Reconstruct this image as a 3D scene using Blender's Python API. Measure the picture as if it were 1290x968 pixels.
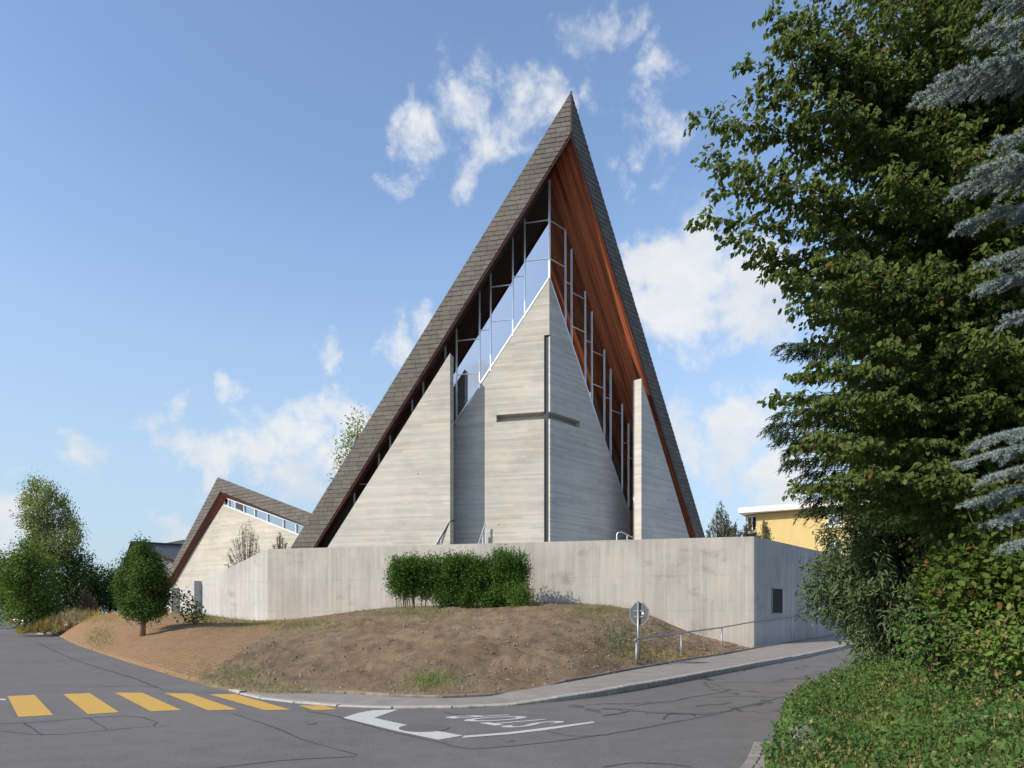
import bpy, math, random
import numpy as np
from mathutils import Vector
random.seed(7); rng = np.random.default_rng(7)
for o in list(bpy.data.objects): bpy.data.objects.remove(o)
scn = bpy.context.scene; COL = scn.collection

# ---------------------------------------------------------------- camera
F, CX, HY, H = 880.0, 645.0, 772.0, 1.55          # focal length in photo pixels, principal column, horizon row, eye height
cam = bpy.data.cameras.new('camera'); cob = bpy.data.objects.new('camera', cam); COL.objects.link(cob)
cob.location = (0, 0, H); cob.rotation_euler = (math.radians(90), 0, 0)
cam.sensor_width = 36; cam.lens = F/1290*36; cam.shift_y = (HY-484)/1290; cam.clip_end = 3000; cam.clip_start = .1
scn.camera = cob

# ---------------------------------------------------------------- node helper
class NT:
    def __init__(s, nt): s.nt = nt; s.nt.nodes.clear()
    def n(s, t, ins=None, **kw):
        nd = s.nt.nodes.new(t)
        for k, v in kw.items(): setattr(nd, k, v)
        for k, v in (ins or {}).items():
            if isinstance(v, bpy.types.NodeSocket): s.nt.links.new(v, nd.inputs[k])
            else:
                if isinstance(v, (tuple, list)) and len(v) == 3 and nd.inputs[k].type == 'RGBA': v = (*v, 1)
                nd.inputs[k].default_value = v
        return nd
    def m(s, op, a, b=0.0, c=None, clamp=False):
        d = {0: a, 1: b}
        if c is not None: d[2] = c
        return s.n('ShaderNodeMath', d, operation=op, use_clamp=clamp).outputs[0]
    def vm(s, op, a, b, out=0): return s.n('ShaderNodeVectorMath', {0: a, 1: b}, operation=op).outputs[out]
    def mix(s, f, a, b, blend='MIX'):
        nd = s.n('ShaderNodeMix', {0: f, 6: a, 7: b}, data_type='RGBA', blend_type=blend); return nd.outputs[2]
    def noise(s, v, scale, detail=4, rough=.6, dist=0.0):
        return s.n('ShaderNodeTexNoise', {'Vector': v, 'Scale': scale, 'Detail': detail, 'Roughness': rough, 'Distortion': dist}).outputs[0]
    def map(s, v, a, b, c=0.0, d=1.0, smooth=True):
        return s.n('ShaderNodeMapRange', {0: v, 1: a, 2: b, 3: c, 4: d}, interpolation_type='SMOOTHSTEP' if smooth else 'LINEAR').outputs[0]
    def pos(s): return s.n('ShaderNodeNewGeometry').outputs['Position']
    def sep(s, v): return s.n('ShaderNodeSeparateXYZ', {0: v}).outputs
    def comb(s, x, y, z): return s.n('ShaderNodeCombineXYZ', {0: x, 1: y, 2: z}).outputs[0]
    def white(s, v): return s.n('ShaderNodeTexWhiteNoise', {'Vector': v}, noise_dimensions='3D').outputs[0]
    def bump(s, h, strength=.3, dist=.02): return s.n('ShaderNodeBump', {'Height': h, 'Strength': strength, 'Distance': dist}).outputs[0]

# ---------------------------------------------------------------- world: Nishita sky with drifting cumulus
SUN_H = Vector((.848, .530)).normalized(); SUN_EL = math.radians(34)
LDIR = Vector((SUN_H.x*math.cos(SUN_EL), SUN_H.y*math.cos(SUN_EL), -math.sin(SUN_EL)))
world = bpy.data.worlds.new('World'); scn.world = world; world.use_nodes = True
W = NT(world.node_tree)
sky = W.n('ShaderNodeTexSky', sky_type='NISHITA', sun_disc=False, sun_elevation=SUN_EL,
          sun_rotation=math.atan2(-SUN_H.x, -SUN_H.y), altitude=500, air_density=1.0, dust_density=1.0, ozone_density=1.6)
dirv = W.n('ShaderNodeTexCoord').outputs['Generated']
CLOUDS = [  # cloud centres as photo directions, radius in pixels, weight
 (575,135,62,1),(545,150,60,.95),(615,175,70,1.05),(650,150,58,1),(590,215,46,.85),(490,150,34,.8),(500,225,32,.75),(690,140,44,.9),
 (740,60,52,.9),(745,110,45,.85),(690,35,32,.8),(775,35,40,.8),(825,95,40,.9),(845,170,48,.85),(778,215,30,.8),(810,175,40,.75),
 (840,340,75,1.1),(900,330,85,1.15),(950,350,90,1.1),(860,390,75,1.05),(990,380,70,1),(800,315,30,.7),(920,385,60,1),
 (870,560,62,.95),(940,540,60,.95),(960,590,50,.9),(900,580,50,.9),(990,630,60,.95),(790,420,30,.5),
 (380,560,58,1.1),(330,570,45,1),(430,530,48,1),(415,580,50,1.05),(360,610,50,.95),(450,600,60,1),(280,565,38,.9),(230,570,36,.9),(265,595,30,.85),
 (500,435,34,.85),(408,440,30,.7),(285,492,26,.6),(205,533,28,.7),(118,566,34,.75),(225,665,30,.7),(10,640,60,.95),(5,690,60,.9),(118,700,22,.7),(540,420,30,.7)]
acc = None
warp = W.n('ShaderNodeTexNoise', {'Vector': dirv, 'Scale': 9.0, 'Detail': 5.0, 'Roughness': .6}).outputs[1]
wv = W.vm('SUBTRACT', warp, (.5, .5, .5)); wv = W.vm('MULTIPLY', wv, (.15, .15, .12)); dw = W.vm('ADD', dirv, wv)
for (x, y, r, w) in CLOUDS:
    if y > 300: w *= 1.28; r *= 1.08
    v = Vector(((x-CX)/F, 1, (HY-y)/F)); rr = r/F/v.length; v.normalize()
    dd = W.vm('DISTANCE', dw, tuple(v), out=1)
    f = W.map(dd, rr*.10, rr*1.25, w, 0)
    acc = f if acc is None else W.m('MAXIMUM', acc, f)
# the same scattered cumulus goes on round the rest of the sky
xyz = W.sep(dirv)
pl = W.comb(W.m('DIVIDE', xyz[0], W.m('ADD', W.m('ABSOLUTE', xyz[2]), .25)), W.m('DIVIDE', xyz[1], W.m('ADD', W.m('ABSOLUTE', xyz[2]), .25)), 3.3)
gen = W.map(W.noise(pl, 1.5, 5, .55), .50, .66)
gen = W.m('MULTIPLY', gen, W.map(xyz[1], .68, .45))
acc = W.m('MAXIMUM', acc, gen)
fb = W.noise(dirv, 15, 9, .62, .3)
fine = W.noise(dirv, 55, 5, .6)
fld = W.m('ADD', acc, W.m('MULTIPLY', W.m('SUBTRACT', fb, .53), 3.1))
fld = W.m('ADD', fld, W.m('MULTIPLY', W.m('SUBTRACT', fine, .5), .6))
cf = W.m('MULTIPLY', W.map(fld, .22, 1.30), .93)
cf = W.m('MULTIPLY', cf, W.map(acc, 0, .25))
shade = W.map(W.noise(dirv, 8, 4, .6), .3, .7)
ccol = W.mix(shade, (2.75, 2.95, 3.2), (3.5, 3.55, 3.6))
skyc = sky.outputs[0]
veil = W.m('MULTIPLY', W.map(xyz[2], .58, 0.0), .86)          # milky summer air towards the horizon
skyc = W.mix(veil, skyc, (1.80, 2.32, 2.85))
wc = W.mix(cf, skyc, ccol)
bg = W.n('ShaderNodeBackground', {'Color': wc, 'Strength': .15})
W.nt.links.new(bg.outputs[0], W.n('ShaderNodeOutputWorld').inputs[0])

sun = bpy.data.lights.new('sun', 'SUN'); sun.energy = 2.9; sun.angle = math.radians(.5); sun.color = (1, .885, .73)
sob = bpy.data.objects.new('sun', sun); COL.objects.link(sob)
sob.rotation_euler = LDIR.to_track_quat('-Z', 'Y').to_euler(); sob.location = (-30, -20, 40)

scn.view_settings.view_transform = 'Standard'; scn.view_settings.look = 'None'
scn.view_settings.exposure = 0.76; scn.view_settings.gamma = 1.0; scn.view_settings.use_curve_mapping = False
scn.render.engine = 'CYCLES'

# ---------------------------------------------------------------- geometry helpers
def mk(name, verts, faces, mat, parent=None, smooth=False):
    me = bpy.data.meshes.new(name)
    off = Vector((0, 0, 0)); p = parent
    while p is not None: off += p.location; p = p.parent
    vs = [tuple(Vector(v)-off) for v in verts]
    me.from_pydata(vs, [], faces); me.update()
    if mat: me.materials.append(mat)
    if smooth: me.polygons.foreach_set('use_smooth', [True]*len(me.polygons))
    o = bpy.data.objects.new(name, me); COL.objects.link(o)
    if parent: o.parent = parent
    return o
def tag(o, label=None, cat=None, group=None, kind=None):
    if label: o['label'] = label
    if cat: o['category'] = cat
    if group: o['group'] = group
    if kind: o['kind'] = kind
    return o
def thing(name, loc, label, cat, group=None):
    o = bpy.data.objects.new(name, None); COL.objects.link(o); o.location = loc; o.empty_display_size = .3
    return tag(o, label, cat, group)
class MB:
    def __init__(s): s.v = []; s.f = []
    def add(s, v, f):
        b = len(s.v); s.v += [tuple(p) for p in v]; s.f += [tuple(i+b for i in q) for q in f]; return s
    def prism(s, poly, off):
        n = len(poly); off = Vector(off); a = [Vector(p) for p in poly]; b = [p+off for p in a]
        nrm = Vector((0, 0, 0))
        for i in range(n): nrm += a[i].cross(a[(i+1) % n])
        if nrm.dot(off) > 0: a.reverse(); b.reverse()
        return s.add(a+b, [tuple(range(n)), tuple(range(2*n-1, n-1, -1))]+[(i, i+n, (i+1) % n+n, (i+1) % n)[::-1][::-1] for i in range(n)])
    def beam(s, p, q, w, h, up=(0, 0, 1)):
        p, q = Vector(p), Vector(q); d = (q-p).normalized(); u = Vector(up)
        if abs(d.dot(u)) > .98: u = Vector((0, 1, 0))
        sd = d.cross(u).normalized(); u = sd.cross(d).normalized()
        c = [sd*(w/2)*a+u*(h/2)*b for a, b in ((-1, -1), (1, -1), (1, 1), (-1, 1))]
        return s.add([p+k for k in c]+[q+k for k in c], [(3, 2, 1, 0), (4, 5, 6, 7), (0, 1, 5, 4), (1, 2, 6, 5), (2, 3, 7, 6), (3, 0, 4, 7)])
    def box(s, lo, hi):
        x0, y0, z0 = lo; x1, y1, z1 = hi
        return s.add([(x0, y0, z0), (x1, y0, z0), (x1, y1, z0), (x0, y1, z0), (x0, y0, z1), (x1, y0, z1), (x1, y1, z1), (x0, y1, z1)],
                     [(3, 2, 1, 0), (4, 5, 6, 7), (0, 1, 5, 4), (1, 2, 6, 5), (2, 3, 7, 6), (3, 0, 4, 7)])
    def tube(s, path, radii, n=7, cap=True):
        path = [Vector(p) for p in path]; vs = []; fs = []
        for i, p in enumerate(path):
            d = (path[min(i+1, len(path)-1)]-path[max(i-1, 0)]).normalized()
            u = Vector((0, 0, 1)) if abs(d.z) < .9 else Vector((1, 0, 0))
            a = d.cross(u).normalized(); b = a.cross(d)
            r = radii[i] if hasattr(radii, '__len__') else radii
            vs += [p+(a*math.cos(t)+b*math.sin(t))*r for t in [2*math.pi*k/n for k in range(n)]]
        for i in range(len(path)-1):
            for k in range(n): fs.append((i*n+k, i*n+(k+1) % n, (i+1)*n+(k+1) % n, (i+1)*n+k))
        if cap: fs += [tuple(range(n))[::-1], tuple(range((len(path)-1)*n, len(path)*n))]
        return s.add(vs, fs)
    def build(s, name, mat, parent=None, smooth=False): return mk(name, s.v, s.f, mat, parent, smooth)
def clip(poly, a, b, c):                     # keep a*x+b*y+c >= 0
    out = []
    for i in range(len(poly)):
        p, q = poly[i], poly[(i+1) % len(poly)]
        fp, fq = a*p[0]+b*p[1]+c, a*q[0]+b*q[1]+c
        if fp >= 0: out.append(p)
        if (fp >= 0) != (fq >= 0):
            t = fp/(fp-fq); out.append((p[0]+(q[0]-p[0])*t, p[1]+(q[1]-p[1])*t))
    return out
def clip_poly(poly, conv):                   # clip by a convex polygon
    ar = sum(conv[i][0]*conv[(i+1) % len(conv)][1]-conv[(i+1) % len(conv)][0]*conv[i][1] for i in range(len(conv)))
    c = conv if ar > 0 else conv[::-1]
    for i in range(len(c)):
        (x0, y0), (x1, y1) = c[i], c[(i+1) % len(c)]
        a, b = -(y1-y0), (x1-x0); poly = clip(poly, a, b, -(a*x0+b*y0))
        if len(poly) < 3: return []
    return poly
def area(p): return abs(sum(p[i][0]*p[(i+1) % len(p)][1]-p[(i+1) % len(p)][0]*p[i][1] for i in range(len(p))))/2
def smooth01(t): t = max(0, min(1, t)); return t*t*(3-2*t)
def gz(X, Y):                                # the side street climbs gently
    return .028*max(0, Y-24)*smooth01((X-2)/6)
def at(x, y, d): return Vector(((x-CX)/F*d, d, H+(HY-y)/F*d))
def gp(x, y, dz=0.0):                        # photo pixel to the ground
    d = 20
    for _ in range(40):
        z = gz((x-CX)/F*d, d)+dz; nd = (H-z)*F/(y-HY); d = .5*d+.5*nd
    return Vector(((x-CX)/F*d, d, gz((x-CX)/F*d, d)+dz))
class VPlane:                                # vertical plane: point A, horizontal direction D, outward normal N
    def __init__(s, A, D, N): s.A = Vector(A[:2]); s.D = Vector(D[:2]).normalized(); s.N = Vector(N[:2]).normalized()
    def px(s, x, y):
        k = (x-CX)/F; d = (s.A.x*s.D.y-s.A.y*s.D.x)/(k*s.D.y-s.D.x); p = Vector((k*d, d)); return ((p-s.A).dot(s.D), H+(HY-y)/F*d)
    def at(s, u, z, o=0.0): p = s.A+s.D*u+s.N*o; return Vector((p.x, p.y, z))
    def off(s, o): return VPlane(s.A+s.N*o, s.D, s.N)
def vpdir(x): return Vector(((x-CX)/F, 1)).normalized()
def resample(pts, step):
    out = [Vector(pts[0])]; carry = 0
    for i in range(len(pts)-1):
        a, b = Vector(pts[i]), Vector(pts[i+1]); L = (b-a).length; n = max(1, int(round(L/step)))
        for k in range(1, n+1): out.append(a.lerp(b, k/n))
    return out
def chaikin(pts, it=2):
    for _ in range(it):
        q = [pts[0]]
        for a, b in zip(pts[:-1], pts[1:]): q += [a.lerp(b, .25), a.lerp(b, .75)]
        pts = q+[pts[-1]]
    return pts

# ---------------------------------------------------------------- materials
def pbsdf(name, build):
    m = bpy.data.materials.new(name); m.use_nodes = True; t = NT(m.node_tree)
    p = t.n('ShaderNodeBsdfPrincipled'); out = t.n('ShaderNodeOutputMaterial')
    r = build(t) or {}
    for k, v in r.items():
        if isinstance(v, bpy.types.NodeSocket): t.nt.links.new(v, p.inputs[k])
        else: p.inputs[k].default_value = (*v, 1) if isinstance(v, (tuple, list)) and len(v) == 3 else v
    t.nt.links.new(p.outputs[0], out.inputs[0]); return m
def concrete(name, D, vertical, base=(.43, .405, .35), pitch=.11, var=.10, streak=.5):
    def b(t):
        P = t.pos(); u = t.vm('DOT_PRODUCT', P, (D[0], D[1], 0), out=1); z = t.sep(P)[2]
        a, c = (u, z) if vertical else (z, u)
        wob = t.m('MULTIPLY', t.noise(P, .6, 2), .02)
        k = t.m('DIVIDE', t.m('ADD', a, wob), pitch); fl = t.m('FLOOR', k); fr = t.m('SUBTRACT', k, fl)
        seg = t.m('FLOOR', t.m('DIVIDE', t.m('ADD', c, t.m('MULTIPLY', t.white(t.comb(fl, 3, 7)), 3.0)), 3.0))
        tone = t.white(t.comb(fl, seg, 1))
        groove = t.m('ADD', t.map(fr, .0, .09, 1, 0), t.map(fr, .93, 1, 0, 1))
        groove = t.m('MULTIPLY', groove, t.map(t.white(t.comb(fl, 9, 2)), .3, 1, .15, 1))
        sx = t.comb(t.m('MULTIPLY', u, 1.0 if not vertical else 4.5), t.m('MULTIPLY', u, .3), t.m('MULTIPLY', z, .5 if vertical else 5.0))
        gr = t.noise(sx, 1.6, 6, .65)
        big = t.noise(P, .35, 5, .6); fine = t.noise(P, 28, 4, .7)
        v = t.m('ADD', .80, t.m('MULTIPLY', tone, var*1.6))
        v = t.m('ADD', v, t.m('MULTIPLY', t.m('SUBTRACT', gr, .5), streak))
        v = t.m('ADD', v, t.m('MULTIPLY', t.m('SUBTRACT', big, .5), .55))
        v = t.m('ADD', v, t.m('MULTIPLY', t.m('SUBTRACT', fine, .5), .22))
        v = t.m('SUBTRACT', v, t.m('MULTIPLY', groove, .17))
        if vertical:
            for zz in (3.06, 1.62):
                zn = t.m('ADD', z, t.m('MULTIPLY', t.noise(P, .5, 3), .12)); dl = t.m('ABSOLUTE', t.m('SUBTRACT', zn, zz+.06))
                v = t.m('SUBTRACT', v, t.m('MULTIPLY', t.map(dl, .0, .03, .16, 0), t.map(t.noise(P, 1.4, 3), .35, .65)))
            patch_ = t.map(t.noise(t.comb(t.m('MULTIPLY', u, .9), 2.0, t.m('MULTIPLY', z, 1.6)), .8, 6, .7), .55, .72)
            v = t.m('SUBTRACT', v, t.m('MULTIPLY', patch_, .20))
        hole = t.n('ShaderNodeTexVoronoi', {'Vector': t.comb(t.m('MULTIPLY', u, .75), 0, t.m('MULTIPLY', z, .75)), 'Scale': 1.0, 'Randomness': .55}).outputs[0]
        v = t.m('MULTIPLY', v, t.map(hole, .022, .040, .42, 1))
        tint = t.mix(t.map(t.noise(P, .8, 4), .35, .7), base, (base[0]*.93, base[1]*.95, base[2]*1.02))
        col = t.mix(1.0, tint, t.comb(v, v, v), 'MULTIPLY')
        hgt = t.m('ADD', t.m('MULTIPLY', tone, .5), t.m('SUBTRACT', t.m('MULTIPLY', fine, .35), t.m('MULTIPLY', groove, .7)))
        return {'Base Color': col, 'Roughness': .85, 'Normal': t.bump(hgt, .5, .012), 'Specular IOR Level': .25}
    return pbsdf(name, b)
def flat(name, col, rough=.6, var=.15, scale=6, metallic=0.0, spec=.4, bump=.0):
    def b(t):
        P = t.pos(); v = t.map(t.noise(P, scale, 5, .6), .25, .75, 1-var, 1+var, False)
        r = {'Base Color': t.mix(1.0, col, t.comb(v, v, v), 'MULTIPLY'), 'Roughness': rough, 'Metallic': metallic, 'Specular IOR Level': spec}
        if bump: r['Normal'] = t.bump(t.noise(P, scale*4, 4), bump, .01)
        return r
    return pbsdf(name, b)
def shingle_mat(name, col):
    def b(t):
        P = t.pos(); oi = t.n('ShaderNodeObjectInfo').outputs['Random']; isl = t.n('ShaderNodeNewGeometry').outputs['Random Per Island']
        r = t.m('FRACT', t.m('ADD', t.m('MULTIPLY', oi, 7.13), isl))
        v = t.m('ADD', t.map(r, 0, 1, .84, 1.12, False), t.m('MULTIPLY', t.m('SUBTRACT', t.noise(P, 5, 5), .5), .3))
        v = t.m('ADD', v, t.m('MULTIPLY', t.m('SUBTRACT', t.noise(P, .5, 3), .5), .25))
        c = t.mix(t.map(t.noise(P, 1.7, 3), .55, .8), col, (col[0]*1.1, col[1]*.98, col[2]*.86))
        return {'Base Color': t.mix(1.0, c, t.comb(v, v, v), 'MULTIPLY'), 'Roughness': .75, 'Normal': t.bump(t.noise(P, 30, 4), .2, .01), 'Specular IOR Level': .25}
    return pbsdf(name, b)
def wood_mat(name, c1, c2, D, rough=.5):
    def b(t):
        P = t.pos(); oi = t.n('ShaderNodeObjectInfo').outputs['Random']
        a = t.vm('DOT_PRODUCT', P, tuple(D), out=1)
        Q = t.vm('SUBTRACT', P, t.vm('SCALE', tuple(D), (0, 0, 0)))
        proj = t.n('ShaderNodeVectorMath', {0: tuple(D), 'Scale': t.m('MULTIPLY', a, -.965)}, operation='SCALE').outputs[0]
        st = t.vm('ADD', P, proj)
        st = t.vm('ADD', st, t.comb(t.m('MULTIPLY', oi, 17), t.m('MULTIPLY', oi, 29), 0))
        g = t.noise(st, 9, 6, .65, .4); g2 = t.noise(st, 1.3, 4, .6)
        f = t.m('ADD', t.m('MULTIPLY', t.m('SUBTRACT', g, .5), 2.6), t.m('ADD', t.m('MULTIPLY', oi, .75), t.m('MULTIPLY', t.m('SUBTRACT', g2, .3), 1.0)))
        f = t.m('ADD', f, -.05, clamp=True)
        return {'Base Color': t.mix(f, c1, c2), 'Roughness': rough, 'Normal': t.bump(g, .25, .01), 'Specular IOR Level': .3}
    return pbsdf(name, b)
def leaf_mat(name, c1, c2, trans=.3, accent=None, acc_p=.03, rough=.65):
    m = bpy.data.materials.new(name); m.use_nodes = True; t = NT(m.node_tree)
    g = t.n('ShaderNodeNewGeometry'); r = g.outputs['Random Per Island']; P = g.outputs['Position']
    f = t.m('ADD', t.m('MULTIPLY', r, .6), t.m('MULTIPLY', t.map(t.noise(P, .9, 3), .3, .7), .4))
    c = t.mix(f, c1, c2)
    if accent: c = t.mix(t.m('LESS_THAN', t.m('FRACT', t.m('MULTIPLY', r, 37.7)), acc_p), c, accent)
    p = t.n('ShaderNodeBsdfPrincipled', {'Base Color': c, 'Roughness': rough, 'Specular IOR Level': .18})
    tc = t.mix(1.0, c, (1.25, 1.3, .7), 'MULTIPLY')
    tr = t.n('ShaderNodeBsdfTranslucent', {'Color': tc})
    mx = t.n('ShaderNodeMixShader', {0: trans, 1: p.outputs[0], 2: tr.outputs[0]})
    t.nt.links.new(mx.outputs[0], t.n('ShaderNodeOutputMaterial').inputs[0]); return m
def glass_mat(name, tint, refl):
    m = bpy.data.materials.new(name); m.use_nodes = True; t = NT(m.node_tree)
    fr = t.n('ShaderNodeLayerWeight', {'Blend': .35}).outputs['Fresnel']
    gl = t.n('ShaderNodeBsdfGlossy', {'Color': (.92, .95, 1), 'Roughness': .0})
    tr = t.n('ShaderNodeBsdfTransparent', {'Color': tint})
    f = t.m('ADD', refl, t.m('MULTIPLY', fr, .12), clamp=True)
    mx = t.n('ShaderNodeMixShader', {0: f, 1: tr.outputs[0], 2: gl.outputs[0]})
    t.nt.links.new(mx.outputs[0], t.n('ShaderNodeOutputMaterial').inputs[0]); return m

def asphalt_b(t):
    P = t.pos(); big = t.noise(P, .25, 5, .6); mid = t.noise(P, 2.2, 5, .65); fine = t.m('ADD', t.m('MULTIPLY', t.noise(P, 75, 3, .8), .5), t.m('MULTIPLY', t.noise(P, 28, 3, .8), .5))
    v = t.m('ADD', .72, t.m('MULTIPLY', t.m('SUBTRACT', big, .5), .45))
    v = t.m('ADD', v, t.m('MULTIPLY', t.m('SUBTRACT', mid, .5), .35))
    v = t.m('ADD', v, t.m('MULTIPLY', t.m('SUBTRACT', fine, .5), 1.7))
    xs = t.sep(P)
    # crazed cracks in the side street
    vo = t.n('ShaderNodeTexVoronoi', {'Vector': t.vm('ADD', P, t.vm('MULTIPLY', t.n('ShaderNodeTexNoise', {'Vector': P, 'Scale': 1.3, 'Detail': 3.0}).outputs[1], (.9, .9, 0))), 'Scale': .42}, feature='DISTANCE_TO_EDGE').outputs[0]
    reg = t.m('MULTIPLY', t.map(xs[1], 10.2, 11.5), t.map(t.noise(P, .5, 2), .40, .56))
    reg = t.m('MULTIPLY', reg, t.map(xs[0], .4, 1.5))
    wid = t.m('MULTIPLY', t.map(t.noise(P, 2.5, 3), .35, .7), .035)
    ck = t.m('MULTIPLY', t.m('LESS_THAN', vo, wid), reg)
    stain = t.map(t.noise(P, .9, 4, .7), .62, .75, 0, .25)
    v = t.m('MULTIPLY', v, t.m('SUBTRACT', 1, t.m('ADD', t.m('MULTIPLY', ck, .62), stain)))
    col = t.mix(1.0, (.190, .182, .175), t.comb(v, v, v), 'MULTIPLY')
    return {'Base Color': col, 'Roughness': .88, 'Normal': t.bump(fine, .5, .006), 'Specular IOR Level': .25}
def paint(name, col, wear=.5):
    def b(t):
        P = t.pos(); n = t.noise(P, 9, 6, .75); f = t.noise(P, 90, 3, .8)
        w = t.map(t.m('ADD', t.m('MULTIPLY', n, .6), t.m('MULTIPLY', f, .5)), .55, .75, 0, wear)
        return {'Base Color': t.mix(w, col, (.14, .135, .13)), 'Roughness': .8, 'Normal': t.bump(f, .4, .005)}
    return pbsdf(name, b)
def soil_b(t):
    P = t.pos(); xs = t.sep(P)
    big = t.noise(P, .5, 5, .65); mid = t.noise(P, 4, 6, .7); fine = t.noise(P, 30, 4, .75)
    c = t.mix(t.map(big, .3, .7), (.145, .104, .064), (.230, .172, .112))
    c = t.mix(t.map(mid, .45, .8, 0, .6), c, (.27, .205, .137))
    c = t.mix(t.map(t.noise(P, 1.1, 4), .58, .72, 0, .6), c, (.10, .085, .07))
    net = t.m('ADD', t.m('MULTIPLY', xs[0], -.985), t.m('ADD', t.m('MULTIPLY', xs[1], -.173), -4.05))   # coir netting laid left of this line
    net = t.m('ADD', net, t.m('MULTIPLY', t.m('SUBTRACT', t.noise(P, 1.4, 3), .5), .9))
    nm = t.map(net, 0, .15)
    st = t.vm('DOT_PRODUCT', P, (.55, .42, 1.6), out=1)
    lines = t.m('SINE', t.m('ADD', t.m('MULTIPLY', st, 42), t.m('MULTIPLY', t.noise(P, 1.2, 3), 9)))
    nc = t.mix(t.map(t.m('ADD', t.m('MULTIPLY', lines, .045), t.m('ADD', t.m('MULTIPLY', fine, .6), t.m('MULTIPLY', mid, .4))), .32, .68), (.185, .118, .066), (.315, .205, .118))
    c = t.mix(nm, c, nc)
    return {'Base Color': c, 'Roughness': .95, 'Normal': t.bump(t.m('ADD', mid, t.m('MULTIPLY', fine, .4)), .9, .06), 'Specular IOR Level': .1}

DLv, DRv = vpdir(-2900), vpdir(1480)
M = {}
M['asphalt'] = pbsdf('asphalt', asphalt_b)
M['pavement'] = flat('pavement', (.235, .215, .195), .9, .2, 3, bump=.3)
M['kerb'] = flat('kerb_granite', (.34, .325, .30), .8, .3, 9, bump=.4)
M['cobble'] = flat('cobble', (.22, .21, .195), .85, .35, 7, bump=.4)
M['edging'] = flat('edging_concrete', (.20, .175, .145), .9, .4, 6, bump=.4)
M['tar'] = flat('tar', (.045, .044, .045), .55, .2, 8)
M['white_paint'] = paint('white_paint', (.48, .48, .47), .7)
M['yellow_paint'] = paint('yellow_paint', (.52, .315, .05), .75)
M['soil'] = pbsdf('soil', soil_b)
M['stone'] = flat('stone', (.19, .145, .108), .9, .4, 5)
M['ground'] = flat('ground_grass', (.07, .085, .03), .95, .4, .6)
M['verge'] = flat('verge_soil', (.07, .06, .035), .95, .4, 2)
M['terrace'] = flat('terrace_gravel', (.30, .28, .25), .9, .2, 3)
M['con_v'] = concrete('concrete_boards_vertical', vpdir(-2843), True, base=(.465, .445, .395), pitch=.145, var=.08, streak=.32)
M['con_vf'] = concrete('concrete_boards_flank', (-.739, .673), True, base=(.50, .49, .46), pitch=.145, var=.07, streak=.3)
M['con_vr'] = concrete('concrete_boards_side', vpdir(1377), True, base=(.48, .46, .42), pitch=.145, var=.10, streak=.4)  # shaded side face, base paler than the main wall to stand in for fill
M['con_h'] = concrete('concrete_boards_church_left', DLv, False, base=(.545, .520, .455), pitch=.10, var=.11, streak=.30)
M['con_hr'] = concrete('concrete_boards_church_right', DRv, False, base=(.60, .570, .510), pitch=.10, var=.12, streak=.30)  # base lightened on the shaded right faces, fill light put into the colour
M['shingle'] = shingle_mat('slate_shingle', (.128, .119, .105))
M['slab'] = flat('roof_underlay', (.06, .052, .045), .9, .1)
M['trim'] = flat('red_stained_timber', (.085, .026, .019), .5, .2, 4)
M['trim2'] = flat('red_stained_timber_hall', (.13, .042, .030), .5, .2, 4)
M['frame'] = flat('steel_frame_white', (.86, .86, .85), .32, .05, metallic=.55)
M['galv'] = flat('galvanised_steel', (.27, .285, .295), .45, .15, 8, metallic=.55)
M['darkmetal'] = flat('dark_metal', (.035, .036, .038), .8, .2, spec=.2)
M['panel'] = flat('grey_infill_panel', (.075, .075, .075), .6, .1)
M['glass'] = glass_mat('window_glass', (.13, .12, .12), .50)
M['hallglass'] = glass_mat('hall_glass', (.75, .8, .82), .45)
M['door'] = flat('door_timber', (.42, .19, .09), .5, .2, 5)
M['yellow_wall'] = flat('yellow_render', (.58, .44, .20), .9, .06, 1.5)
M['white_trim'] = flat('white_trim', (.72, .70, .66), .6, .06)
M['winglass'] = glass_mat('house_glass', (.35, .38, .4), .35)
M['bark'] = flat('bark', (.085, .065, .048), .95, .4, 12, bump=.6)
M['bark_pale'] = flat('bark_pale', (.22, .19, .155), .95, .35, 12, bump=.5)
M['twig'] = flat('twig', (.16, .11, .075), .9, .3, 9)

# ---------------------------------------------------------------- ground, road, pavement
def sheet(name, x0, x1, y0, y1, nx, ny, dz, mat):
    v = []; f = []
    for j in range(ny+1):
        for i in range(nx+1):
            X = x0+(x1-x0)*i/nx; Y = y0+(y1-y0)*j/ny; v.append((X, Y, gz(X, Y)+dz))
    for j in range(ny):
        for i in range(nx): a = j*(nx+1)+i; f.append((a, a+1, a+nx+2, a+nx+1))
    return mk(name, v, f, mat)
tag(mk('ground', [(-1500, -1500, -.12), (1500, -1500, -.12), (1500, 1500, -.12), (-1500, 1500, -.12)], [(0, 1, 2, 3)], M['ground']), kind='structure')
road = tag(sheet('road', -60, 40, -30, 75, 100, 105, 0, M['asphalt']), kind='structure')

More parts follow.
